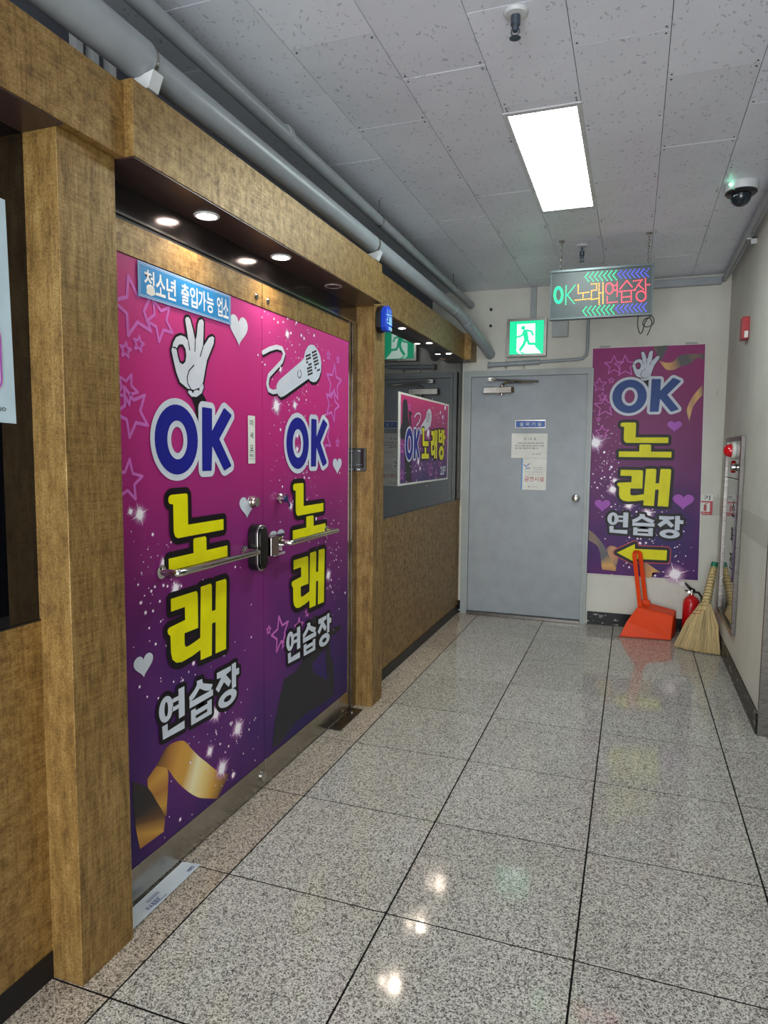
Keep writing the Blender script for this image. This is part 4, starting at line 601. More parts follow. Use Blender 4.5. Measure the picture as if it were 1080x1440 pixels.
for l, r, b, t in ab['hearts']:
    mb = MB(); P_fill(mb, plB, 6, [heart_pts(l, r, b, t)]); mb.build('printed_heart', M_HEARTB, ban)
bx = ART['boxes']
gu0, gu1, gv0, gv1 = .333, .667, 0, 1
HX = [p[0] for p in hd['glove']]; HY = [p[1] for p in hd['glove']]; hx0, hx1, hy0, hy1 = min(HX), max(HX), min(HY), max(HY)
def to_ban(L): b = bx['b_hand']; return [(b[0] + (u - hx0) / (hx1 - hx0) * (b[1] - b[0]), b[2] + .06 + (v - hy0) / (hy1 - hy0) * (b[3] - b[2] - .06)) for u, v in L]
mb = MB(); P_fill(mb, plB, 6, [to_ban(hd['arm'])]); P_stroke(mb, plB, 6.4, to_ban(hd['glove']), .010, True, 8); P_stroke(mb, plB, 6.4, to_ban(hd['cuff']), .010, True, 8); mb.build('glove_outline', M_BLACK, ban)
mb = MB(); P_fill(mb, plB, 7, [to_ban(hd['cuff'])]); P_fill(mb, plB, 7.4, [to_ban(hd['glove']), to_ban(hd['hole'])]); mb.build('printed_glove', M_WHITE, ban)
mb = MB(); P_stroke(mb, plB, 7.8, to_ban(hd['hole']), .006, True, 8)
for l in hd['lines']: P_stroke(mb, plB, 7.8, to_ban(l), .004, False, 8)
tiny(mb, 'glove_line', M_BLACK, ban)
lettering(ban, plB, [('OK', bx['b_OK'])], M_BLUEB, M_WHITE, .046, 9)
lettering(ban, plB, [('no', bx['b_no']), ('rae', bx['b_rae'])], M_YEL, M_BLACK, .05, 9)
lettering(ban, plB, [('yeon', bx['b_yeon'])], M_WHITE, M_BLACK, .042, 8.5)
mb = MB(); P_stroke(mb, plB, 8, ab['arrow'], .066, True, 12); mb.build('arrow_outer_outline', plain('red_outline', rgb(190, 40, 70), .4), ban)
mb = MB(); P_stroke(mb, plB, 9, ab['arrow'], .052, True, 12); P_fill(mb, plB, 9, [ab['arrow']]); mb.build('arrow_outline', M_BLACK, ban)
mb = MB(); P_fill(mb, plB, 10.5, [ab['arrow']]); mb.build('printed_arrow', M_YEL, ban)
for xx in (1.00, 1.68): MB().box(xx, xx + .09, 4.855, 4.869, 2.422, 2.436).build('banner_clip', M_FRAME, ban, bevel=.002)
# ================================================================ POSTER in the far window
ap = ART['poster']
pst = thing('window_poster', (-.2, 3.72, 1.28), 'framed magenta karaoke poster marked 2F on the far black window', 'poster')
u0, u1, v0, v1 = 3.052, 4.392, 1.280, 1.923
MB().box(-.2085, -.203, u0, u1, v0, v1).build('poster_border', M_PAPER, pst)
PF = m_film('poster_print', [(0, rgb(62, 44, 104)), (.35, rgb(98, 48, 118)), (.65, rgb(158, 48, 110)), (1, rgb(206, 56, 120))], (1.29, 1.91))
MB().box(-.2036, -.2024, u0 + .035, u1 - .03, v0 + .014, v1 - .014).build('poster_sheet', PF, pst)
plP = Plane(lambda u, v, h: (-.2022 + h, u, v), .0004)
mb = MB()
for q in ('person', 'person2', 'person3'): P_fill(mb, plP, 1, [ap[q]])
mb.build('printed_silhouette', M_SIL, pst)
stars_of(pst, plP, ap, 2, .010)
sky_of_sparks(pst, plP, ap, [(4.05, 1.8, .18, .06, 40), (3.6, 1.4, .3, .06, 34), (4.2, 1.4, .1, .08, 14)], 3)
mb = MB(); P_fill(mb, plP, 4.5, [ap['mic']]); P_stroke(mb, plP, 4.5, ap['cable'], .012, False, 8); mb.build('printed_microphone', M_WHITE, pst)
mb = MB()
for u, v in ap['grille']: P_disc(mb, plP, 5, u, v, .008, 6, .006)
tiny(mb, 'microphone_grille', M_BLACK, pst)
lettering(pst, plP, [('OK', bx['p_OK'])], M_BLUE, M_WHITE, .028, 6)
lettering(pst, plP, [('no', bx['p_no']), ('rae', bx['p_rae']), ('bang', bx['p_bang'])], M_YEL, M_BLACK, .026, 6)
letters('letter', '2F', plP, 6, *bx['p_2F'], M_WHITE, pst, .04)
# ================================================================ STEEL DOOR in the end wall
d3 = bpy.data.objects.new('door_3', None); COL.objects.link(d3); d3.location = (.4, YB, 0); tag(d3, 'grey painted steel door with closer and round knob', None, None, 'structure')
MB().box(-.112, .914, YB - .012, YB - .001, .03, 2.2).build('door_panel', M_GREYP, d3, bevel=.002)
fr = MB()
for x0, x1 in ((-.175, -.112), (.914, .962)): fr.box(x0, x1, YB - .045, YB - .001, 0, 2.25)
fr.box(-.1125, .9145, YB - .045, YB - .001, 2.2, 2.25)
fr.box(-.14, -.125, YB - .052, YB - .045, 0, 2.235).box(.925, .94, YB - .052, YB - .045, 0, 2.235).box(-.1255, .9255, YB - .052, YB - .045, 2.22, 2.235)
fr.build('door_frame', M_FRAME, d3, bevel=.0015)
MB().box(-.112, .914, YB - .06, YB - .001, .001, .028).build('threshold', M_DSTEEL, d3, bevel=.002)
cl = MB().box(.002, .262, YB - .062, YB - .013, 2.045, 2.105).build('door_closer', M_STEEL, d3, bevel=.006)
MB().box(.262, .285, YB - .058, YB - .016, 2.050, 2.100).cyl((.17, YB - .04, 2.03), (.17, YB - .04, 2.12), .016).build('closer_spindle', M_CHROME, cl, smooth=True)
MB().tube([(.17, YB - .04, 2.122), (.22, YB - .058, 2.140), (.45, YB - .075, 2.135)], .009, 8).build('closer_arm', M_CHROME, cl, smooth=True)
MB().tube([(.50, YB - .070, 2.142), (.08, YB - .060, 2.170)], .010, 8).box(.05, .10, YB - .065, YB - .040, 2.155, 2.185).build('closer_arm', M_CHROME, cl, smooth=True)
kn = MB().lathe([(.001, 0), (.038, 0), (.036, -.006), (.022, -.010), (.014, -.028), (.018, -.036), (.030, -.044), (.033, -.056), (.028, -.068), (.012, -.074), (.001, -.074)], (.846, YB - .0125, 1.12), 'y', 32).build('door_knob', M_CHROME, d3, smooth=True)
plE = Plane(lambda u, v, h: (u, YB - .0122 - h, v), .0004)
def sheet(name, label, cat, pl, u0, u1, v0, v1, mat, l0=.2, l1=2.4):
    k = MB(); k.hexa([pl(u0, v0, l1), pl(u1, v0, l1), pl(u1, v0, l0), pl(u0, v0, l0), pl(u0, v1, l1), pl(u1, v1, l1), pl(u1, v1, l0), pl(u0, v1, l0)])
    return tag(k.build(name, mat), label, cat)
o = sheet('room_plate', 'small blue nameplate with white Korean lettering on the steel door', 'sign', plE, .302, .560, 1.742, 1.800, M_PLATEB, .2, 5)
MB().box(.294, .562, YB - .0136, YB - .0124, 1.738, 1.808).build('plate_holder', M_STEEL, o)
mb = MB()
for i, ch in enumerate('실외기실'): P_text(mb, plE, 5.6, ch, .335 + i * .053, .335 + i * .053 + .031, 1.755, 1.788, .01)
tiny(mb, 'lettering', M_PAPER, o)
o = sheet('paper_notice', 'white paper notice with printed Korean lines taped to the steel door', 'notice', plE, .266, .584, 1.468, 1.688, M_PAPER, 2.6, 4)
mb = MB()
for i, ch in enumerate('안내문'): P_text(mb, plE, 4.6, ch, .378 + i * .042, .402 + i * .042, 1.628, 1.650, .0)
P_text(mb, plE, 4.6, '이용하시는 업소에서 청소하여', .320, .552, 1.594, 1.609, .012)
P_text(mb, plE, 4.6, '주시고 문을 꼭 닫고 실외기 점검', .298, .552, 1.571, 1.586, .012)
P_text(mb, plE, 4.6, '실외기를 이용해주시기 바랍니다.', .298, .508, 1.548, 1.563, .012)
P_text(mb, plE, 4.6, '관리 사무소장', .452, .530, 1.500, 1.511, .01)
tiny(mb, 'lettering', M_INK, o)
o = sheet('smoking_ban_sticker', 'cream sticker with red Korean words and blue edge below the paper notice', 'sticker', plE, .372, .583, 1.182, 1.466, M_PAPER, .6, 2)
MB().hexa([plE(.362, 1.186, 1.5), plE(.371, 1.186, 1.5), plE(.371, 1.186, .6), plE(.362, 1.186, .6), plE(.362, 1.463, 1.5), plE(.371, 1.463, 1.5), plE(.371, 1.463, .6), plE(.362, 1.463, .6)]).build('blue_edge', M_SIGNB, o)
mb = MB(); P_text(mb, plE, 2.6, '금연시설', .389, .562, 1.258, 1.303, .012); tiny(mb, 'red_lettering', M_DKRED, o)
mb = MB(); P_text(mb, plE, 2.6, '사랑과 행복이', .46, .552, 1.378, 1.389, 0); P_text(mb, plE, 2.6, '가득하길 바라며', .465, .555, 1.360, 1.371, 0)
P_text(mb, plE, 2.6, '우리 모두 금연에 동참합시다', .392, .556, 1.338, 1.348, 0); P_text(mb, plE, 2.6, '보건복지부', .44, .508, 1.206, 1.215, 0); P_stroke(mb, plE, 2.6, [(.390, 1.320), (.558, 1.320)], .0015); P_disc(mb, plE, 2.6, .43, 1.2105, .006)
tiny(mb, 'lettering', plain('grey_ink', rgb(110, 110, 112), .6), o)
mb = MB(); P_stroke(mb, plE, 2.6, [(.382, 1.408), (.400, 1.392), (.432, 1.418)], .007); P_text(mb, plE, 2.6, '금연', .396, .438, 1.366, 1.386, .02); tiny(mb, 'check_mark', M_PLATEB, o)

# ================================================================ EXIT SIGN
ex = thing('exit_sign', (.385, YB, 2.36), 'green and white running man exit sign glowing above the steel door', 'exit sign')
X0, X1, Z0, Z1, YE = .212, .556, 2.362, 2.692, 4.795
MB().box(X0, X1, YE + .004, YB - .001, Z0, Z1).build('sign_case', M_FRAME, ex, bevel=.004)
MB().box(X0, X0 + .024, YE - .004, YE + .004, Z0, Z1).box(X1 - .024, X1, YE - .004, YE + .004, Z0, Z1).box(X0 + .024, X1 - .024, YE - .004, YE + .004, Z0, Z0 + .02).box(X0 + .024, X1 - .024, YE - .004, YE + .004, Z1 - .022, Z1).build('sign_bezel', M_STEEL, ex, bevel=.001)
plX = Plane(lambda u, v, h: (X0 + .024 + (u - 458) / 210 * (X1 - X0 - .048), YE + .003 - h, Z0 + .02 + (638 - v) / 206 * (Z1 - Z0 - .042)), .0006)
MG = plain('exit_green_light', rgb(0, 170, 110), .4, emit=(.0, .46, .22, 1), es=1.05); MW = plain('exit_white_light', rgb(230, 255, 245), .4, emit=(.72, 1, .88, 1), es=1.05)
MB().add([plX(458, 432, 0), plX(668, 432, 0), plX(668, 638, 0), plX(458, 638, 0)], [(0, 1, 2, 3)]).build('green_field', MG, ex)
mb = MB(); P_fill(mb, plX, 1, [[(503, 450), (614, 450), (616, 592), (655, 634), (518, 634), (503, 618)]]); mb.build('white_doorway', MW, ex)
mb = MB(); P_disc(mb, plX, 2, 541, 474, 13, 18)
for l, wd in (([(553, 500), (562, 543)], 30), ([(548, 496), (533, 522), (506, 529)], 12), ([(560, 490), (592, 497), (602, 520)], 12), ([(558, 545), (547, 578), (526, 608)], 18), ([(566, 545), (580, 574), (626, 577)], 16), ([(526, 622), (548, 634)], 8)): P_stroke(mb, plX, 2, l, wd)
mb.build('running_man', MG, ex)
# ================================================================ LED SIGN hung on chains
led = thing('led_sign', (1.06, 3.55, 2.77), 'hanging LED sign spelling the shop name in coloured lights', 'sign')
a, b, c_, d_ = ART['ledc']; LU0, LU1, LV0, LV1 = .724, 1.389, 2.434, 2.768
MB().box(LU0 + .008, LU1 - .008, 3.552, 3.59, LV0 + .008, LV1 - .008).build('sign_board', plain('led_board', rgb(46, 60, 62), .35), led)
k = MB()
k.box(LU0, LU1, 3.54, 3.595, LV0, LV0 + .012).box(LU0, LU1, 3.54, 3.595, LV1 - .016, LV1).box(LU0, LU0 + .010, 3.54, 3.595, LV0 + .012, LV1 - .016).box(LU1 - .010, LU1, 3.54, 3.595, LV0 + .012, LV1 - .016)
k.build('sign_frame', plain('dark_aluminium', rgb(84, 92, 94), .3, .7), led, bevel=.001)
# unlit bulbs grid
k = MB(); u = LU0 + .02
while u < LU1 - .015:
    v = LV0 + .02
    while v < LV1 - .02:
        k.box(u - .0016, u + .0016, 3.5500, 3.5525, v - .0016, v + .0016); v += .0145
    u += .0145
o = k.build('unlit_bulb', plain('unlit_bulb', rgb(96, 112, 112), .2), led); o['kind'] = 'stuff'
def bulbs(name, lines, col, es, step=.0115, r=.0042):
    k = MB()
    for L in lines:
        for (a, b), (c, d) in zip(L, L[1:]):
            l = math.hypot(c - a, d - b); n = max(1, round(l / step))
            for i in range(n + 1):
                u, v = a + (c - a) * i / n, b + (d - b) * i / n
                k.add([(u - r, 3.5515, v), (u, 3.5515, v - r), (u + r, 3.5515, v), (u, 3.5515, v + r), (u, 3.5465, v)], [(0, 1, 4), (1, 2, 4), (2, 3, 4), (3, 0, 4)])
    m = plain(name + '_glow', col, .3, emit=col, es=es); o = k.build(name, m, led); o['kind'] = 'stuff'; return o
AL = ART['led']
bulbs('green_bulb', AL['green'] + AL['gchev'], (.0, 1, .30, 1), 2.0)
bulbs('yellow_bulb', AL['yellow'], (1, .38, .02, 1), 2.6)
bulbs('red_bulb', AL['red'], (1, .04, .07, 1), 3.2)
bulbs('blue_bulb', AL['bchev'], (.06, .06, 1, 1), 3.0, .0125, .0034)
def chain(x, y, z0, z1, nm):
    k = MB(); n = int((z1 - z0) / .019)
    for i in range(n):
        zc = z0 + .0095 + i * (z1 - z0) / n; P = []
        for j in range(11):
            a = 2 * math.pi * j / 10; hx, hz = math.cos(a) * .006, math.sin(a) * .0125
            P.append((x + (hx if i % 2 else 0), y + (0 if i % 2 else hx), zc + hz))
        k.tube(P, .0018, 5, caps=False)
    return k.build('hanging_chain', M_STEEL, led, smooth=True)
chain(.790, 3.57, 2.768, 2.965, 0); chain(1.352, 3.57, 2.768, 2.965, 0)
for x in (.790, 1.352): MB().cyl((x, 3.57, 2.962), (x, 3.57, H), .02, n=16).tube([(x, 3.57, 2.962), (x + .01, 3.57, 2.952), (x, 3.57, 2.944)], .003, 6).build('ceiling_hook', M_STEEL, led, smooth=True)
CP = [(1.303, 2.437), (1.301, 2.381), (1.315, 2.324), (1.332, 2.328), (1.35, 2.396), (1.381, 2.429), (1.402, 2.41), (1.396, 2.376), (1.359, 2.361), (1.334, 2.38), (1.345, 2.413), (1.377, 2.42), (1.391, 2.385), (1.373, 2.326), (1.362, 2.305)]
k = MB(); P = []
for i in range(len(CP) - 1):
    q0, q1, q2, q3 = CP[max(i - 1, 0)], CP[i], CP[i + 1], CP[min(i + 2, len(CP) - 1)]
    for j in range(5):
        t = j / 5; c2 = [.5 * (2 * b + (c - a) * t + (2 * a - 5 * b + 4 * c - d) * t * t + (3 * b - a - 3 * c + d) * t ** 3) for a, b, c, d in zip(q0, q1, q2, q3)]
        P.append((c2[0], 3.562 + .0012 * (i * 5 + j) * .3, c2[1]))
k.tube(P, .0035, 6); k.build('power_cable', M_BLKPL, led, smooth=True)
# ================================================================ CEILING LIGHTS
ME = plain('light_diffuser', (1, 1, 1, 1), .5, emit=(.86, 1.0, .97, 1), es=PANEL_W)
ME2 = plain('dim_fill_diffuser', (1, 1, 1, 1), .5, emit=(.92, 1.0, .95, 1), es=6.0)  # for the added fill panel behind the viewer, kept dim
def ceiling_light(x0, x1, y0, y1, label, ME=ME):
    t = thing('ceiling_light', ((x0 + x1) / 2, (y0 + y1) / 2, H), label, 'ceiling light')
    f = MB(); z0, z1 = H - .004, H + .008
    f.box(x0 - .022, x0, y0 - .03, y1 + .03, z0, z1).box(x1, x1 + .022, y0 - .03, y1 + .03, z0, z1).box(x0, x1, y0 - .03, y0, z0, z1).box(x0, x1, y1, y1 + .03, z0, z1)
    f.build('light_frame', M_CAMW, t, bevel=.002)
    MB().box(x0 + .0005, x1 - .0005, y0 + .0005, y1 - .0005, H + .0005, H + .006).build('diffuser', ME, t)
ceiling_light(.742, 1.028, 1.690, 2.93, 'bright rectangular ceiling light panel in front of the LED sign')
ceiling_light(.742, 1.028, -3.10, -1.75, 'second rectangular ceiling light panel, added unseen behind the viewer as fill', ME2)
# ================================================================ SOFFIT DOWNLIGHTS
MD = plain('downlight_glow', (1, 1, 1, 1), .5, emit=(1, .84, .72, 1), es=26)
MDO = plain('downlight_unlit', rgb(150, 138, 134), .35)
def downlight(x, y, z, label, on=True, r=.036, group=None):
    t = thing('downlight', (x, y, z), label, 'downlight', group)
    MB().lathe([(r + .009, .0), (r + .008, -.004), (r, -.005), (r - .002, -.001), (r - .002, 0)], (x, y, z), 'z', 28).build('trim_ring', M_CAMW if on else MDO, t, smooth=True)
    MB().lathe([(.001, -.0012), (r - .002, -.0012), (r - .002, -.0022), (.001, -.0024)], (x, y, z - .001), 'z', 28).build('lens', MD if on else M_DARKWOOD, t)
    if on:
        L = bpy.data.lights.new('downlight_beam', 'SPOT'); L.energy = SPOT_W; L.color = (1, .82, .66); L.spot_size = 2.3; L.spot_blend = .7; L.shadow_soft_size = .03
        o = bpy.data.objects.new('downlight_beam', L); COL.objects.link(o); o.location = (x, y, z - .008); adopt(o, t)
GA = 'downlights in the soffit over the pink doors'; GB = 'small downlights over the far black window'
downlight(-.125, .70, 2.3335, 'lit downlight over the near pink door, nearest of three in the soffit', True, .036, GA)
downlight(-.125, 1.24, 2.3335, 'lit downlight over the meeting edge of the pink doors', True, .036, GA)
downlight(-.125, 1.78, 2.3335, 'unlit downlight over the far pink door', False, .036, GA)
downlight(-.162, 2.97, 2.331, 'small lit downlight over the far window, closest to the gold pillar', True, .024, GB)
downlight(-.162, 3.62, 2.331, 'small lit downlight over the far window, above the middle of the poster', True, .024, GB)
downlight(-.162, 4.20, 2.331, 'small lit downlight over the far window, closest to the end wall', True, .024, GB)
# ================================================================ PIPES
def pipe(name, path, r, label, rings=()):
    t = thing(name, path[0], label, 'pipe')
    MB().tube(path, r, 28).build('pipe_run', M_PIPE, t, smooth=True)
    for p, q, rr in rings: MB().cyl(p, q, rr, n=28).build('coupling', M_PIPE, t, smooth=True, bevel=.003)
    return t
zA, xA, rA = 2.655, -.09, .046
pa = pipe('drain_pipe', [(xA, -4.1, zA), (xA, 4.02, zA), (xA + .01, 4.12, zA - .008), (xA + .03, 4.22, zA - .032), (.035, 4.70, 2.45), (.05, YB - .002, 2.40)], rA, 'large grey pipe running above the gold header to the end wall',
          [((xA, 4.0, zA), (xA, 4.05, zA), rA + .004), ((-.045, 4.28, 2.602), (-.030, 4.34, 2.576), rA + .004)])
MB().cyl((xA, -4.1, zA - .004), (xA, .33, zA - .004), .058, n=32).build('insulated_sleeve', M_PIPE, pa, smooth=True, bevel=.008)
for y in (.34, 2.22):
    MB().lathe([(rA + .001, -.008), (rA + .004, -.008), (rA + .004, .008), (rA + .001, .008)], (xA, y, zA), 'y', 28).build('pipe_clamp', M_STEEL, pa, smooth=True)
    MB().hexa([(-.27, y - .035, 2.550), (-.050, y - .035, 2.560), (-.050, y + .01, 2.560), (-.27, y + .01, 2.550), (-.27, y - .035, 2.556), (-.030, y - .035, 2.6075), (-.030, y + .01, 2.6075), (-.27, y + .01, 2.556)]).build('support_bracket', M_CAMW, pa)
zB_, xB, rB = 2.862, -.135, .030
pb = pipe('water_pipe', [(xB, -4.1, zB_), (xB, YB - .002, zB_ - .012)], rB, 'thinner grey pipe high under the ceiling, parallel to the large pipe', [((xB, 1.29, zB_), (xB, 1.33, zB_), rB + .004), ((xB, YB - .03, zB_ - .012), (xB, YB - .003, zB_ - .012), rB + .006)])
for y in (2.45, 4.2):
    MB().lathe([(rB + .001, -.006), (rB + .004, -.006), (rB + .004, .006), (rB + .001, .006)], (xB, y, zB_ - .006), 'y', 24).tube([(xB, y, zB_ + rB - .004), (xB, y, H + .002)], .004, 6).build('pipe_hanger', M_STEEL, pb, smooth=True)
pipe('corner_pipe', [(1.945, YS - .3, 2.925), (1.945, YB - .002, 2.925)], .020, 'thin grey pipe in the corner of ceiling and right wall', [((1.945, 3.6, 2.925), (1.945, 3.63, 2.925), .024)])
MB().box(1.94, 1.999, 3.64, 3.66, 2.895, 2.905).box(1.965, 1.999, 3.64, 3.66, 2.865, 2.905).build('pipe_bracket', M_CAMW, bpy.data.objects['corner_pipe'], bevel=.001)
tag(MB().box(1.30, 1.925, YB - .05, YB - .001, 2.885, 2.945).build('cable_trunking', M_PIPE, None, bevel=.003), 'grey cable trunking along the top of the end wall', 'trunking')
tag(MB().box(.405, .455, YB - .03, YB - .001, 2.694, H - .001).build('wall_conduit', M_FRAME, None, bevel=.003), 'flat grey raceway rising from the exit sign to the ceiling', 'conduit')
cp = pipe('conduit_pipe', [(.10, YB - .028, 2.305), (.80, YB - .028, 2.325), (.865, YB - .028, 2.333), (.893, YB - .028, 2.36), (.90, YB - .028, 2.41), (.90, YB - .028, 2.955)], .013, 'thin grey conduit bending from above the steel door up to the ceiling')
MB().cyl((.045, YB - .028, 2.303), (.50, YB - .028, 2.315), .021, n=20).lathe([(.001, -.012), (.028, -.012), (.028, .012), (.001, .012)], (.05, YB - .028, 2.303), 'x', 20).build('conduit_sleeve', M_PIPE, cp, smooth=True)
for x in (.20, .36): MB().tube([(x, YB - .028, 2.335), (x, YB - .028, 2.272)], .004, 6).cyl((x, YB - .03, 2.272), (x, YB - .003, 2.272), .009, n=12).build('pipe_hook', M_STEEL, cp, smooth=True)
tag(MB().box(.60, .735, YB - .04, YB - .001, 2.525, 2.66).build('junction_box', M_FRAME, None, bevel=.004), 'small grey junction box behind the LED sign', 'junction box')
for z, lb in ((2.80, 'upper round hole plug high on the end wall, left of the exit sign'), (2.655, 'lower round hole plug on the end wall, left of the exit sign')):
    tag(MB().cyl((.05, YB - .012, z), (.05, YB - .001, z), .013, n=16).build('hole_plug', M_BLKPL, None, smooth=True), lb, 'hole plug')
# studs glimpsed in the gap above the beam
for y, lb in ((.395, 'pale metal stud in the gap above the header, leftmost of three'), (.465, 'pale metal stud in the gap above the header, middle of three'), (.545, 'pale metal stud in the gap above the header, nearest the white bracket')):
    tag(MB().box(-.42, -.39, y, y + .028, 2.40, 2.96).build('ceiling_stud', M_CAMW, None, bevel=.001), lb, 'stud', 'studs behind the header')
# ================================================================ SMALL CEILING FITTINGS
def sprinkler(x, y, drop, label, ang=0):
    t = thing('sprinkler', (x, y, H), label, 'sprinkler')
    MB().lathe([(.001, 0), (.042, 0), (.036, -.010), (.016, -.012), (.001, -.012)], (x, y, H + .0005), 'z', 24).build('escutcheon', M_CAMW, t, smooth=True)
    MB().lathe([(.001, 0), (.016, 0), (.016, -.03), (.010, -.036), (.009, -.05), (.001, -.05)], (x, y, H - .010 - drop), 'z', 16).cyl((x, y, H - .005), (x, y, H - .012 - drop), .007, n=10).build('sprinkler_body', plain('dull_brass', rgb(92, 104, 116), .35, .8), t, smooth=True)
    f = MB()
    for s in (-1, 1): f.tube([(x + s * .009, y, H - .046 - drop), (x + s * .014, y, H - .062 - drop), (x + s * .004, y, H - .078 - drop)], .0022, 6)
    n = 16; zz = H - .080 - drop; P = []
    for i in range(2 * n): r = .020 if i % 2 else .016; a = math.pi * i / n; P.append((x + r * math.cos(a), y + r * math.sin(a)))
    f.add([(p, q, zz) for p, q in P] + [(p, q, zz - .002) for p, q in P], [tuple(range(2 * n)), tuple(range(4 * n - 1, 2 * n - 1, -1))] + [(i, (i + 1) % (2 * n), 2 * n + (i + 1) % (2 * n), 2 * n + i) for i in range(2 * n)])
    f.build('deflector', plain('dull_brass', rgb(92, 104, 116), .35, .8), t, smooth=True)
sprinkler(.886, .99, 0, 'sprinkler head on the ceiling nearest the viewer')
sprinkler(.915, 3.72, .03, 'sprinkler head on the ceiling behind the LED sign')
cc = thing('dome_camera', (1.80, 2.84, H), 'white and black dome camera on the ceiling near the right wall', 'security camera')
MB().lathe([(.001, 0), (.083, 0), (.084, -.030), (.078, -.042), (.001, -.042)], (1.80, 2.84, H + .0008), 'z', 40).build('camera_base', M_CAMW, cc, smooth=True)
MB().lathe([(.001, 0), (.077, 0), (.080, -.008), (.070, -.018), (.05, -.020), (.001, -.020)], (1.80, 2.84, H - .0412), 'z', 40).build('camera_ring', M_BLKPL, cc, smooth=True)
MB().lathe([(.052, 0), (.051, -.016), (.045, -.032), (.033, -.046), (.016, -.055), (.001, -.057)], (1.80, 2.84, H - .061), 'z', 32).build('camera_dome', plain('smoked_dome', rgb(30, 40, 48), .04), cc, smooth=True)
MB().cyl((1.741, 2.775, H - .020), (1.736, 2.769, H - .020), .006, n=10).build('status_lamp', plain('green_lamp', (0, 1, .4, 1), .4, emit=(.3, 1, .6, 1), es=8), cc)
# ================================================================ SMALL THINGS ON THE FRONT
rd = thing('card_reader', (-.176, 2.29, 1.40), 'black card reader on the side of the far gold pillar', 'card reader')
MB().box(-.212, -.140, 2.268, 2.2885, 1.402, 1.535).build('reader_body', plain('grey_plastic', rgb(70, 68, 66), .4), rd, bevel=.004)
MB().box(-.207, -.145, 2.262, 2.2675, 1.424, 1.530).build('reader_face', plain('gloss_black', rgb(8, 8, 9), .08), rd, bevel=.002)
mb = MB(); plR = Plane(lambda u, v, h: (u, 2.2617 - h, v), .0004); P_fill(mb, plR, 0, [rc(-.185, 1.517, -.167, 1.521)]); P_fill(mb, plR, 0, [rc(-.187, 1.408, -.168, 1.416)])
for i in range(3): P_disc(mb, plR, 0, -.190 + i * .014, 1.440, .0022, 8)
tiny(mb, 'reader_mark', M_WHITE, rd)
al = thing('alarm_unit', (-.095, 2.37, 2.19), 'blue security siren with pale emblem at the top of the far gold pillar', 'alarm')
def octa(x0, x1, k, g=0):
    P = [(2.305 + g, 2.222), (2.305 + g, 2.30), (2.325, 2.335 - g), (2.355, 2.350 - g), (2.395, 2.345 - g), (2.420 - g, 2.315), (2.425 - g, 2.24), (2.405 - g, 2.205 + g), (2.36, 2.195 + g), (2.325, 2.200 + g)]
    m = len(P); return k.add([(x0, p, q) for p, q in P] + [(x1, p, q) for p, q in P], [tuple(range(m)), tuple(range(2 * m - 1, m - 1, -1))] + [(i, (i + 1) % m, m + (i + 1) % m, m + i) for i in range(m)])
octa(-.0975, -.070, MB()).build('siren_base', M_BLKPL, al, bevel=.003)
octa(-.070, -.035, MB(), .004).build('siren_cover', plain('siren_blue', rgb(20, 70, 205), .25), al, bevel=.006)
mb = MB(); plS = Plane(lambda u, v, h: (-.0345 + h, u, v), .0005)
for l in ([(2.335, 2.318), (2.335, 2.262), (2.318, 2.262)], [(2.318, 2.290), (2.352, 2.290)], [(2.352, 2.245), (2.325, 2.245), (2.332, 2.275)], [(2.365, 2.326), (2.365, 2.306)], [(2.388, 2.322), (2.388, 2.304)], [(2.352, 2.296), (2.404, 2.296)], [(2.352, 2.225), (2.404, 2.225)], [(2.352, 2.215), (2.408, 2.215)], [(2.392, 2.222), (2.392, 2.204)]): P_stroke(mb, plS, 0, l, .005)
P_fill(mb, plS, 0, [rc(2.358, 2.240, 2.405, 2.286)])
tiny(mb, 'emblem', plain('pale_cyan_print', rgb(170, 230, 250), .4), al)
mb = MB(); P_stroke(mb, plS, 1.2, [(2.372, 2.248), (2.372, 2.278), (2.393, 2.278), (2.393, 2.248)], .004); mb.build('emblem_detail', M_PLATEB, al)
# pale blue sheet in the near black window
pp = thing('window_sheet', (-.2, -.3, 1.58), 'pale blue paper sheet with purple rounded outline in the near black window', 'paper sheet')
plW = Plane(lambda u, v, h: (-.2035 + h + (.004 if False else 0), u, v), .0005)
MB().hexa([(-.2075, -.62, 1.600), (-.2045, -.62, 1.600), (-.2045, -.052, 1.582), (-.2075, -.052, 1.582), (-.2075, -.62, 2.160), (-.2045, -.62, 2.160), (-.2045, -.061, 2.141), (-.2075, -.061, 2.141)]).build('paper', M_PAPERB, pp)
def rrect(u0, v0, u1, v1, r, n=6):
    P = []
    for cx, cy, a0 in ((u1 - r, v1 - r, 0), (u0 + r, v1 - r, 90), (u0 + r, v0 + r, 180), (u1 - r, v0 + r, 270)):
        P += [(cx + r * math.cos(math.radians(a0 + 90 * i / n)), cy + r * math.sin(math.radians(a0 + 90 * i / n))) for i in range(n + 1)]
    return P
mb = MB(); P_fill(mb, plW, 0, [rrect(-.50, 1.655, -.088, 1.835, .035)]); mb.build('pale_panel', M_PAPER, pp)
mb = MB(); P_stroke(mb, plW, 1, rrect(-.495, 1.66, -.093, 1.83, .032), .006, True, 6); mb.build('purple_outline', M_HEARTB, pp)
mb = MB(); P_text(mb, plW, 1, 'auo', -.118, -.084, 1.612, 1.622, 0); tiny(mb, 'lettering', M_INK, pp)
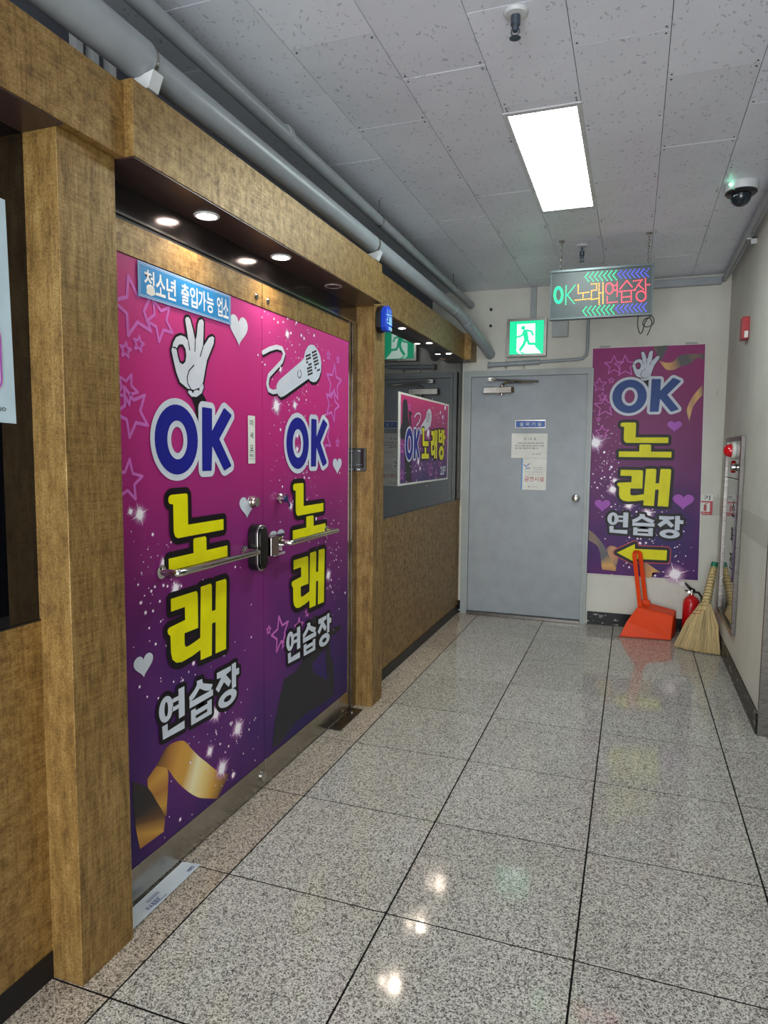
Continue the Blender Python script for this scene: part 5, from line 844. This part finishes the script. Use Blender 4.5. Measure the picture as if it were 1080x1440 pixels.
# clear-wrapped steel strip on the floor and hinge plate
st = thing('steel_strip', (-.17, .44, .001), 'plastic-wrapped metal strip lettered STEEL on the floor by the near pillar', 'metal strip')
MB().hexa([(-.20, .225, .001), (-.125, .225, .001), (-.128, .60, .001), (-.20, .585, .001), (-.20, .225, .005), (-.125, .225, .005), (-.128, .60, .005), (-.20, .585, .005)]).build('strip', M_STEEL, st, bevel=.001)
MB().hexa([(-.192, .225, .0051), (-.121, .225, .0051), (-.122, .606, .0051), (-.195, .595, .0051), (-.192, .225, .0056), (-.121, .225, .0056), (-.122, .606, .0056), (-.195, .595, .0056)]).build('film', plain('wrap_film', rgb(205, 212, 220), .12), st)
plF = Plane(lambda u, v, h: (u, v, .0059 + h), .0003)
mb = MB(); P_text(mb, Plane(lambda u, v, h: (v, u, .0060 + h), .0003), 0, 'STEEL', .33, .40, -.150, -.135, .02)
for x in (-.160, -.165, -.17): P_stroke(mb, plF, 0, [(x, .36), (x, .42)], .002)
for x in (-.130, -.1335): P_stroke(mb, plF, 0, [(x, .36), (x, .42)], .0015)
P_text(mb, Plane(lambda u, v, h: (v, u, .0060 + h), .0003), 0, 'ARD', .55, .585, -.148, -.134, .02)
tiny(mb, 'lettering', plain('navy_ink', rgb(30, 40, 110), .5), st)
hp = tag(MB().box(-.200, -.130, 1.90, 2.235, .0005, .004).build('floor_plate', M_DSTEEL, None, bevel=.001), 'steel floor hinge plate beneath the corner of the far pink door', 'floor plate')
MB().cyl((-.172, 2.17, .004), (-.172, 2.17, .0075), .012, n=16).build('pivot', M_CHROME, hp, smooth=True)
# ================================================================ RIGHT WALL FITTINGS
fc = thing('fire_cabinet', (XR, 4.05, .3), 'tall mirror-steel fire hose cabinet set in the right wall', 'fire cabinet')
CY0, CY1, CZ0, CZ1 = 3.64, 4.46, .302, 1.642
f = MB(); x0, x1 = XR - .028, XR - .001
f.box(x0, x1, CY0, CY0 + .035, CZ0, CZ1).box(x0, x1, CY1 - .035, CY1, CZ0, CZ1).box(x0, x1, CY0 + .035, CY1 - .035, CZ0, CZ0 + .03).box(x0, x1, CY0 + .035, CY1 - .035, CZ1 - .03, CZ1)
f.build('cabinet_frame', M_DSTEEL, fc, bevel=.002)
cd = MB().box(XR - .014, XR - .001, CY0 + .036, CY1 - .036, CZ0 + .031, 1.345).build('cabinet_door', M_MIRROR, fc)
MB().box(XR - .016, XR - .001, CY0 + .036, CY1 - .036, 1.352, CZ1 - .031).build('lamp_panel', M_MIRROR, fc)
MB().box(XR - .022, XR - .014, CY0 + .06, CY0 + .075, .76, .90).build('door_latch', M_CHROME, cd, bevel=.002)
plC = Plane(lambda u, v, h: (XR - .0146 - h, -u, v), .0005)
mb = MB()
for ch, z in (('소', 1.14), ('화', .95), ('전', .77)): P_text(mb, plC, 0, ch, -4.02, -3.88, z - .06, z + .06, .02)
tiny(mb, 'lettering', M_INK, cd)
lm = MB().lathe([(.001, 0), (.062, 0), (.062, -.02), (.050, -.024), (.001, -.024)], (XR - .0165, 4.0, 1.545), 'x', 32).build('lamp_collar', M_PAPER, fc, smooth=True)
MB().lathe([(.046, 0), (.046, -.012), (.040, -.034), (.024, -.048), (.001, -.053)], (XR - .040, 4.0, 1.545), 'x', 28).build('red_lamp', plain('red_lens', rgb(215, 20, 30), .1), lm, smooth=True)
MB().lathe([(.001, 0), (.045, 0), (.043, -.012), (.030, -.016), (.001, -.016)], (XR - .0165, 4.06, 1.43), 'x', 28).build('call_button', M_REDP, fc, smooth=True)
MB().lathe([(.001, 0), (.026, 0), (.024, -.03), (.012, -.038), (.001, -.038)], (XR - .0165, 3.90, 1.43), 'x', 24).build('telephone_jack', M_CHROME, fc, smooth=True)
at_ = thing('alarm_strobe', (XR, 3.85, 2.27), 'small red fire strobe high on the right wall', 'alarm')
MB().box(XR - .045, XR - .001, 3.76, 3.87, 2.285, 2.43).build('strobe_body', M_DKRED, at_, bevel=.004)
MB().box(XR - .040, XR - .001, 3.872, 3.91, 2.29, 2.425).build('strobe_lens', plain('clear_lens', rgb(190, 200, 205), .1), at_, bevel=.004)
MB().box(XR - .030, XR - .008, 3.754, 3.7595, 2.292, 2.335).build('rating_label', M_PAPER, at_)
# extinguisher sign on the end wall, tucked behind the banner
fs = tag(MB().box(1.70, 1.945, YB - .0025, YB - .0005, 1.012, 1.183).build('extinguisher_sign', plain('red_sign', rgb(178, 44, 58), .4)), 'red and white fire extinguisher sign tucked behind the banner edge', 'sign')
plG = Plane(lambda u, v, h: (u, YB - .0027 - h, v), .0004)
mb = MB(); P_fill(mb, plG, 0, [rc(1.70, 1.129, 1.945, 1.183)]); P_fill(mb, plG, 0, [rc(1.852, 1.040, 1.925, 1.116)]); mb.build('white_panel', M_PAPER, fs)
mb = MB()
for ch, u in (('소', 1.745), ('화', 1.822), ('기', 1.900)): P_text(mb, plG, 1, ch, u - .024, u + .024, 1.138, 1.176, .02)
tiny(mb, 'lettering', M_INK, fs)
mb = MB(); P_fill(mb, plG, 1, [rc(1.878, 1.046, 1.900, 1.098)]); P_stroke(mb, plG, 1, [(1.889, 1.098), (1.889, 1.108), (1.910, 1.108)], .005); mb.build('extinguisher_icon', M_DKRED, fs)
mb = MB(); P_text(mb, plG, 1, '화재시 사용', 1.862, 1.922, 1.020, 1.030, .01); tiny(mb, 'small_lettering', M_PAPER, fs)
tag(MB().box(1.715, 1.762, YB - .002, YB - .0005, .400, .437).build('small_sticker', M_PAPER), 'tiny cream sticker on the end wall just under the banner', 'sticker')
# ================================================================ DUSTPAN
dp = thing('dustpan', (1.46, 4.6, 0), 'orange long-handled dustpan standing against the end wall', 'dustpan')
A, B, C_, D_, E_, F_, G_, H_ = (1.255, 4.50, .004), (1.655, 4.535, .004), (1.388, 4.60, .245), (1.672, 4.605, .190), (1.455, 4.765, .262), (1.700, 4.77, .205), (1.45, 4.79, .004), (1.705, 4.79, .004)
L2 = (1.300, 4.545, .145)
MB().add([A, B, C_, D_, E_, F_, G_, H_, (1.305, 4.535, .13)], [(0, 1, 3, 2, 8), (2, 3, 5, 4), (1, 7, 5, 3), (0, 8, 2, 4, 6), (6, 4, 5, 7), (0, 6, 7, 1)]).build('pan', M_ORANGE, dp, bevel=.008, seg=3)
MB().tube([(1.25, 4.497, .006), (1.655, 4.533, .006)], .006, 8).build('pan_lip', plain('dark_orange', rgb(170, 52, 24), .5), dp, smooth=True)
def strap(path, wdt, th, wdir):
    k = MB(); P = [Vector(p) for p in path]; W = Vector(wdir).normalized(); vs = []
    for i, p in enumerate(P):
        t = (P[min(i + 1, len(P) - 1)] - P[max(i - 1, 0)]).normalized(); nn = t.cross(W).normalized()
        vs += [p + W * wdt / 2 + nn * th / 2, p - W * wdt / 2 + nn * th / 2, p - W * wdt / 2 - nn * th / 2, p + W * wdt / 2 - nn * th / 2]
    fs = [(4 * j + i, 4 * j + (i + 1) % 4, 4 * j + 4 + (i + 1) % 4, 4 * j + 4 + i) for j in range(len(P) - 1) for i in range(4)] + [(3, 2, 1, 0), tuple(4 * len(P) - 4 + i for i in range(4))]
    return k.add(vs, fs)
q = Vector((-.010, .0, 0))
loop = [(1.412, 4.640, .235), (1.402, 4.66, .30), (1.364, 4.745, .56), (1.352, 4.775, .64), (1.352, 4.790, .665), (1.362, 4.806, .682), (1.378, 4.812, .684), (1.394, 4.808, .672), (1.400, 4.800, .640), (1.412, 4.79, .56), (1.450, 4.755, .30), (1.462, 4.745, .245)]
strap(loop, .036, .014, (1, -.45, 0)).build('handle', M_ORANGE, dp, bevel=.003)
MB().box(1.425, 1.490, 4.70, 4.745, .24, .285).build('handle_socket', M_ORANGE, dp, bevel=.01)
# ================================================================ BROOM
br = thing('straw_broom', (1.83, 4.3, 0), 'straw hand broom with green-capped bound handle leaning in the corner', 'broom')
top = Vector((1.955, 4.60, .645)); neck = Vector((1.888, 4.455, .33)); base = Vector((1.832, 4.305, .0))
M_STRAW = N('straw'); pz = M_STRAW.pos((1, 1, .25))
M_STRAW.l(M_STRAW.ramp(M_STRAW.noise(pz, 170, 3, .6), [(.3, rgb(146, 112, 66)), (.5, rgb(206, 178, 122)), (.7, rgb(232, 214, 166))]), M_STRAW.b.inputs['Base Color']); M_STRAW.b.inputs['Roughness'].default_value = .65; M_STRAW = M_STRAW.m
MB().tube([top - (top - neck) * .03, top.lerp(neck, .5), neck, neck.lerp(base, .12)], [.024, .028, .034, .040], 20).build('broom_handle', M_STRAW, br, smooth=True)
MB().tube([top + (top - neck) * .03, top + (top - neck) * .025, top - (top - neck) * .09], [.018, .026, .027], 20).build('green_cap', plain('green_tape', rgb(16, 112, 88), .4), br, smooth=True)
k = MB(); ax = (neck - top).normalized()
for i in range(13):
    p = top.lerp(neck, .13 + .075 * i); r = .0275 + .0009 * i; P = []; a_ = ax.orthogonal().normalized(); b_ = ax.cross(a_)
    for j in range(15): an = 2 * math.pi * j / 14; P.append(p + a_ * r * math.cos(an) + b_ * r * math.sin(an) + ax * .006 * math.sin(an))
    k.tube(P, .0018, 5, caps=False)
k.build('binding_wire', plain('green_wire', rgb(70, 84, 50), .5), br, smooth=True)
k = MB()
for z_ in (.10, .17):
    p = neck.lerp(base, z_); P = []; rx, ry = .044 + .25 * z_, .034
    for j in range(19): an = 2 * math.pi * j / 18; P.append(p + Vector((rx * math.cos(an), ry * math.sin(an), .006 * math.sin(3 * an) - .25 * rx * math.cos(an) * 0)))
    k.tube(P, .0022, 5, caps=False)
k.build('binding_string', M_DKRED, br, smooth=True)
side = Vector((.152, -.062, 0)); fwd = Vector((.030, .045, 0))
k = MB(); n0 = neck.lerp(base, -.05)
secs = []
for t, hw, hd_ in ((0, .038, .030), (.2, .062, .034), (.45, .105, .040), (.75, .142, .046), (.97, .155, .050)):
    c0 = n0.lerp(base + Vector((0, 0, .012)), t); s_ = side.normalized(); f_ = Vector((-s_.y, s_.x, 0))
    hw *= .88; hd_ *= .8; secs.append([c0 + s_ * hw * math.cos(2 * math.pi * i / 24) + f_ * hd_ * math.sin(2 * math.pi * i / 24) for i in range(24)])
vs = [p for s in secs for p in s]
k.add(vs, [(j * 24 + i, j * 24 + (i + 1) % 24, (j + 1) * 24 + (i + 1) % 24, (j + 1) * 24 + i) for j in range(4) for i in range(24)] + [tuple(range(23, -1, -1)), tuple(range(96, 120))])
k.build('broom_head', M_STRAW, br, smooth=True)
M_BRI = m_vcol('straw_strand', .7)
k = MB(); s_ = side.normalized(); f_ = Vector((-s_.y, s_.x, 0))
for i in range(1700):
    a = random.uniform(0, 2 * math.pi); rr = 1.0 + random.uniform(-.10, .05)
    p0 = n0 + s_ * .038 * math.cos(a) + f_ * .031 * math.sin(a)
    a2_ = a + random.gauss(0, .09)
    pe = base + Vector((0, 0, random.uniform(.003, .02))) + s_ * .168 * math.cos(a2_) * rr + f_ * .053 * math.sin(a2_) * rr
    pm = p0.lerp(pe, .45) + s_ * .020 * math.cos(a) + f_ * .010 * math.sin(a)
    if pe.x > 1.985: pe.x = 1.985 - random.uniform(0, .01)
    n0_ = len(k.v); k.tube([p0, pm, pe], [.0016, .0018, .0010], 4, caps=False); b_ = random.choice((.35, .6, .8, 1, 1.1)); cc_ = rgb(206, 180, 128)
    for q_ in range(n0_, len(k.v)): k.c[q_] = (cc_[0] * b_, cc_[1] * b_, cc_[2] * b_, 1)
o = k.build('bristle', M_BRI, br); o['kind'] = 'stuff'
# ================================================================ EXTINGUISHER
fe = thing('fire_extinguisher', (1.812, 4.775, 0), 'red fire extinguisher behind the straw broom', 'fire extinguisher')
MB().lathe([(.001, .002), (.062, .002), (.066, .012), (.066, .265), (.060, .300), (.042, .325), (.020, .338), (.016, .350), (.001, .350)], (1.812, 4.775, 0), 'z', 36).build('cylinder', M_REDP, fe, smooth=True)
MB().lathe([(.001, 0), (.020, 0), (.020, .018), (.014, .024), (.014, .045), (.001, .045)], (1.812, 4.775, .350), 'z', 20).lathe([(.001, 0), (.012, 0), (.012, -.008), (.001, -.008)], (1.79, 4.758, .372), 'y', 16).build('valve', M_CHROME, fe, smooth=True)
MB().tube([(1.835, 4.775, .382), (1.80, 4.77, .398), (1.765, 4.762, .435), (1.755, 4.76, .452)], [.012, .013, .010, .005], 10, flat=((0, 1, 0), .9)).tube([(1.835, 4.775, .372), (1.79, 4.768, .375), (1.755, 4.762, .382)], [.008, .008, .004], 10).build('lever', M_BLKPL, fe, smooth=True)
MB().tube([(1.828, 4.775, .372), (1.865, 4.775, .368), (1.890, 4.775, .33), (1.892, 4.775, .22), (1.884, 4.775, .12)], .009, 10).build('hose', M_BLKPL, fe, smooth=True)
# ================================================================ LETTERED DARK PANEL opposite (seen only mirrored in the near window)
dw = tag(MB().box(2.500, 2.549, 1.55, 2.62, .3, 2.6).build('lobby_panel', M_BLKPL), 'dark lettered panel on the lobby wall, seen mirrored in the near window', 'sign panel')
plO = Plane(lambda u, v, h: (2.4985 - h, -u, v), .0006)
mb = MB()
for i, ch in enumerate('현판제수'): P_text(mb, plO, 0, ch, -2.47, -2.33, 1.46 - i * .19, 1.58 - i * .19, .02)
P_text(mb, plO, 0, '70', -2.23, -2.13, 1.70, 1.78, 0); P_text(mb, plO, 0, '약', -2.36, -2.22, 1.84, 1.93, 0)
tiny(mb, 'lettering', plain('grey_lettering', rgb(120, 124, 132), .5), dw)
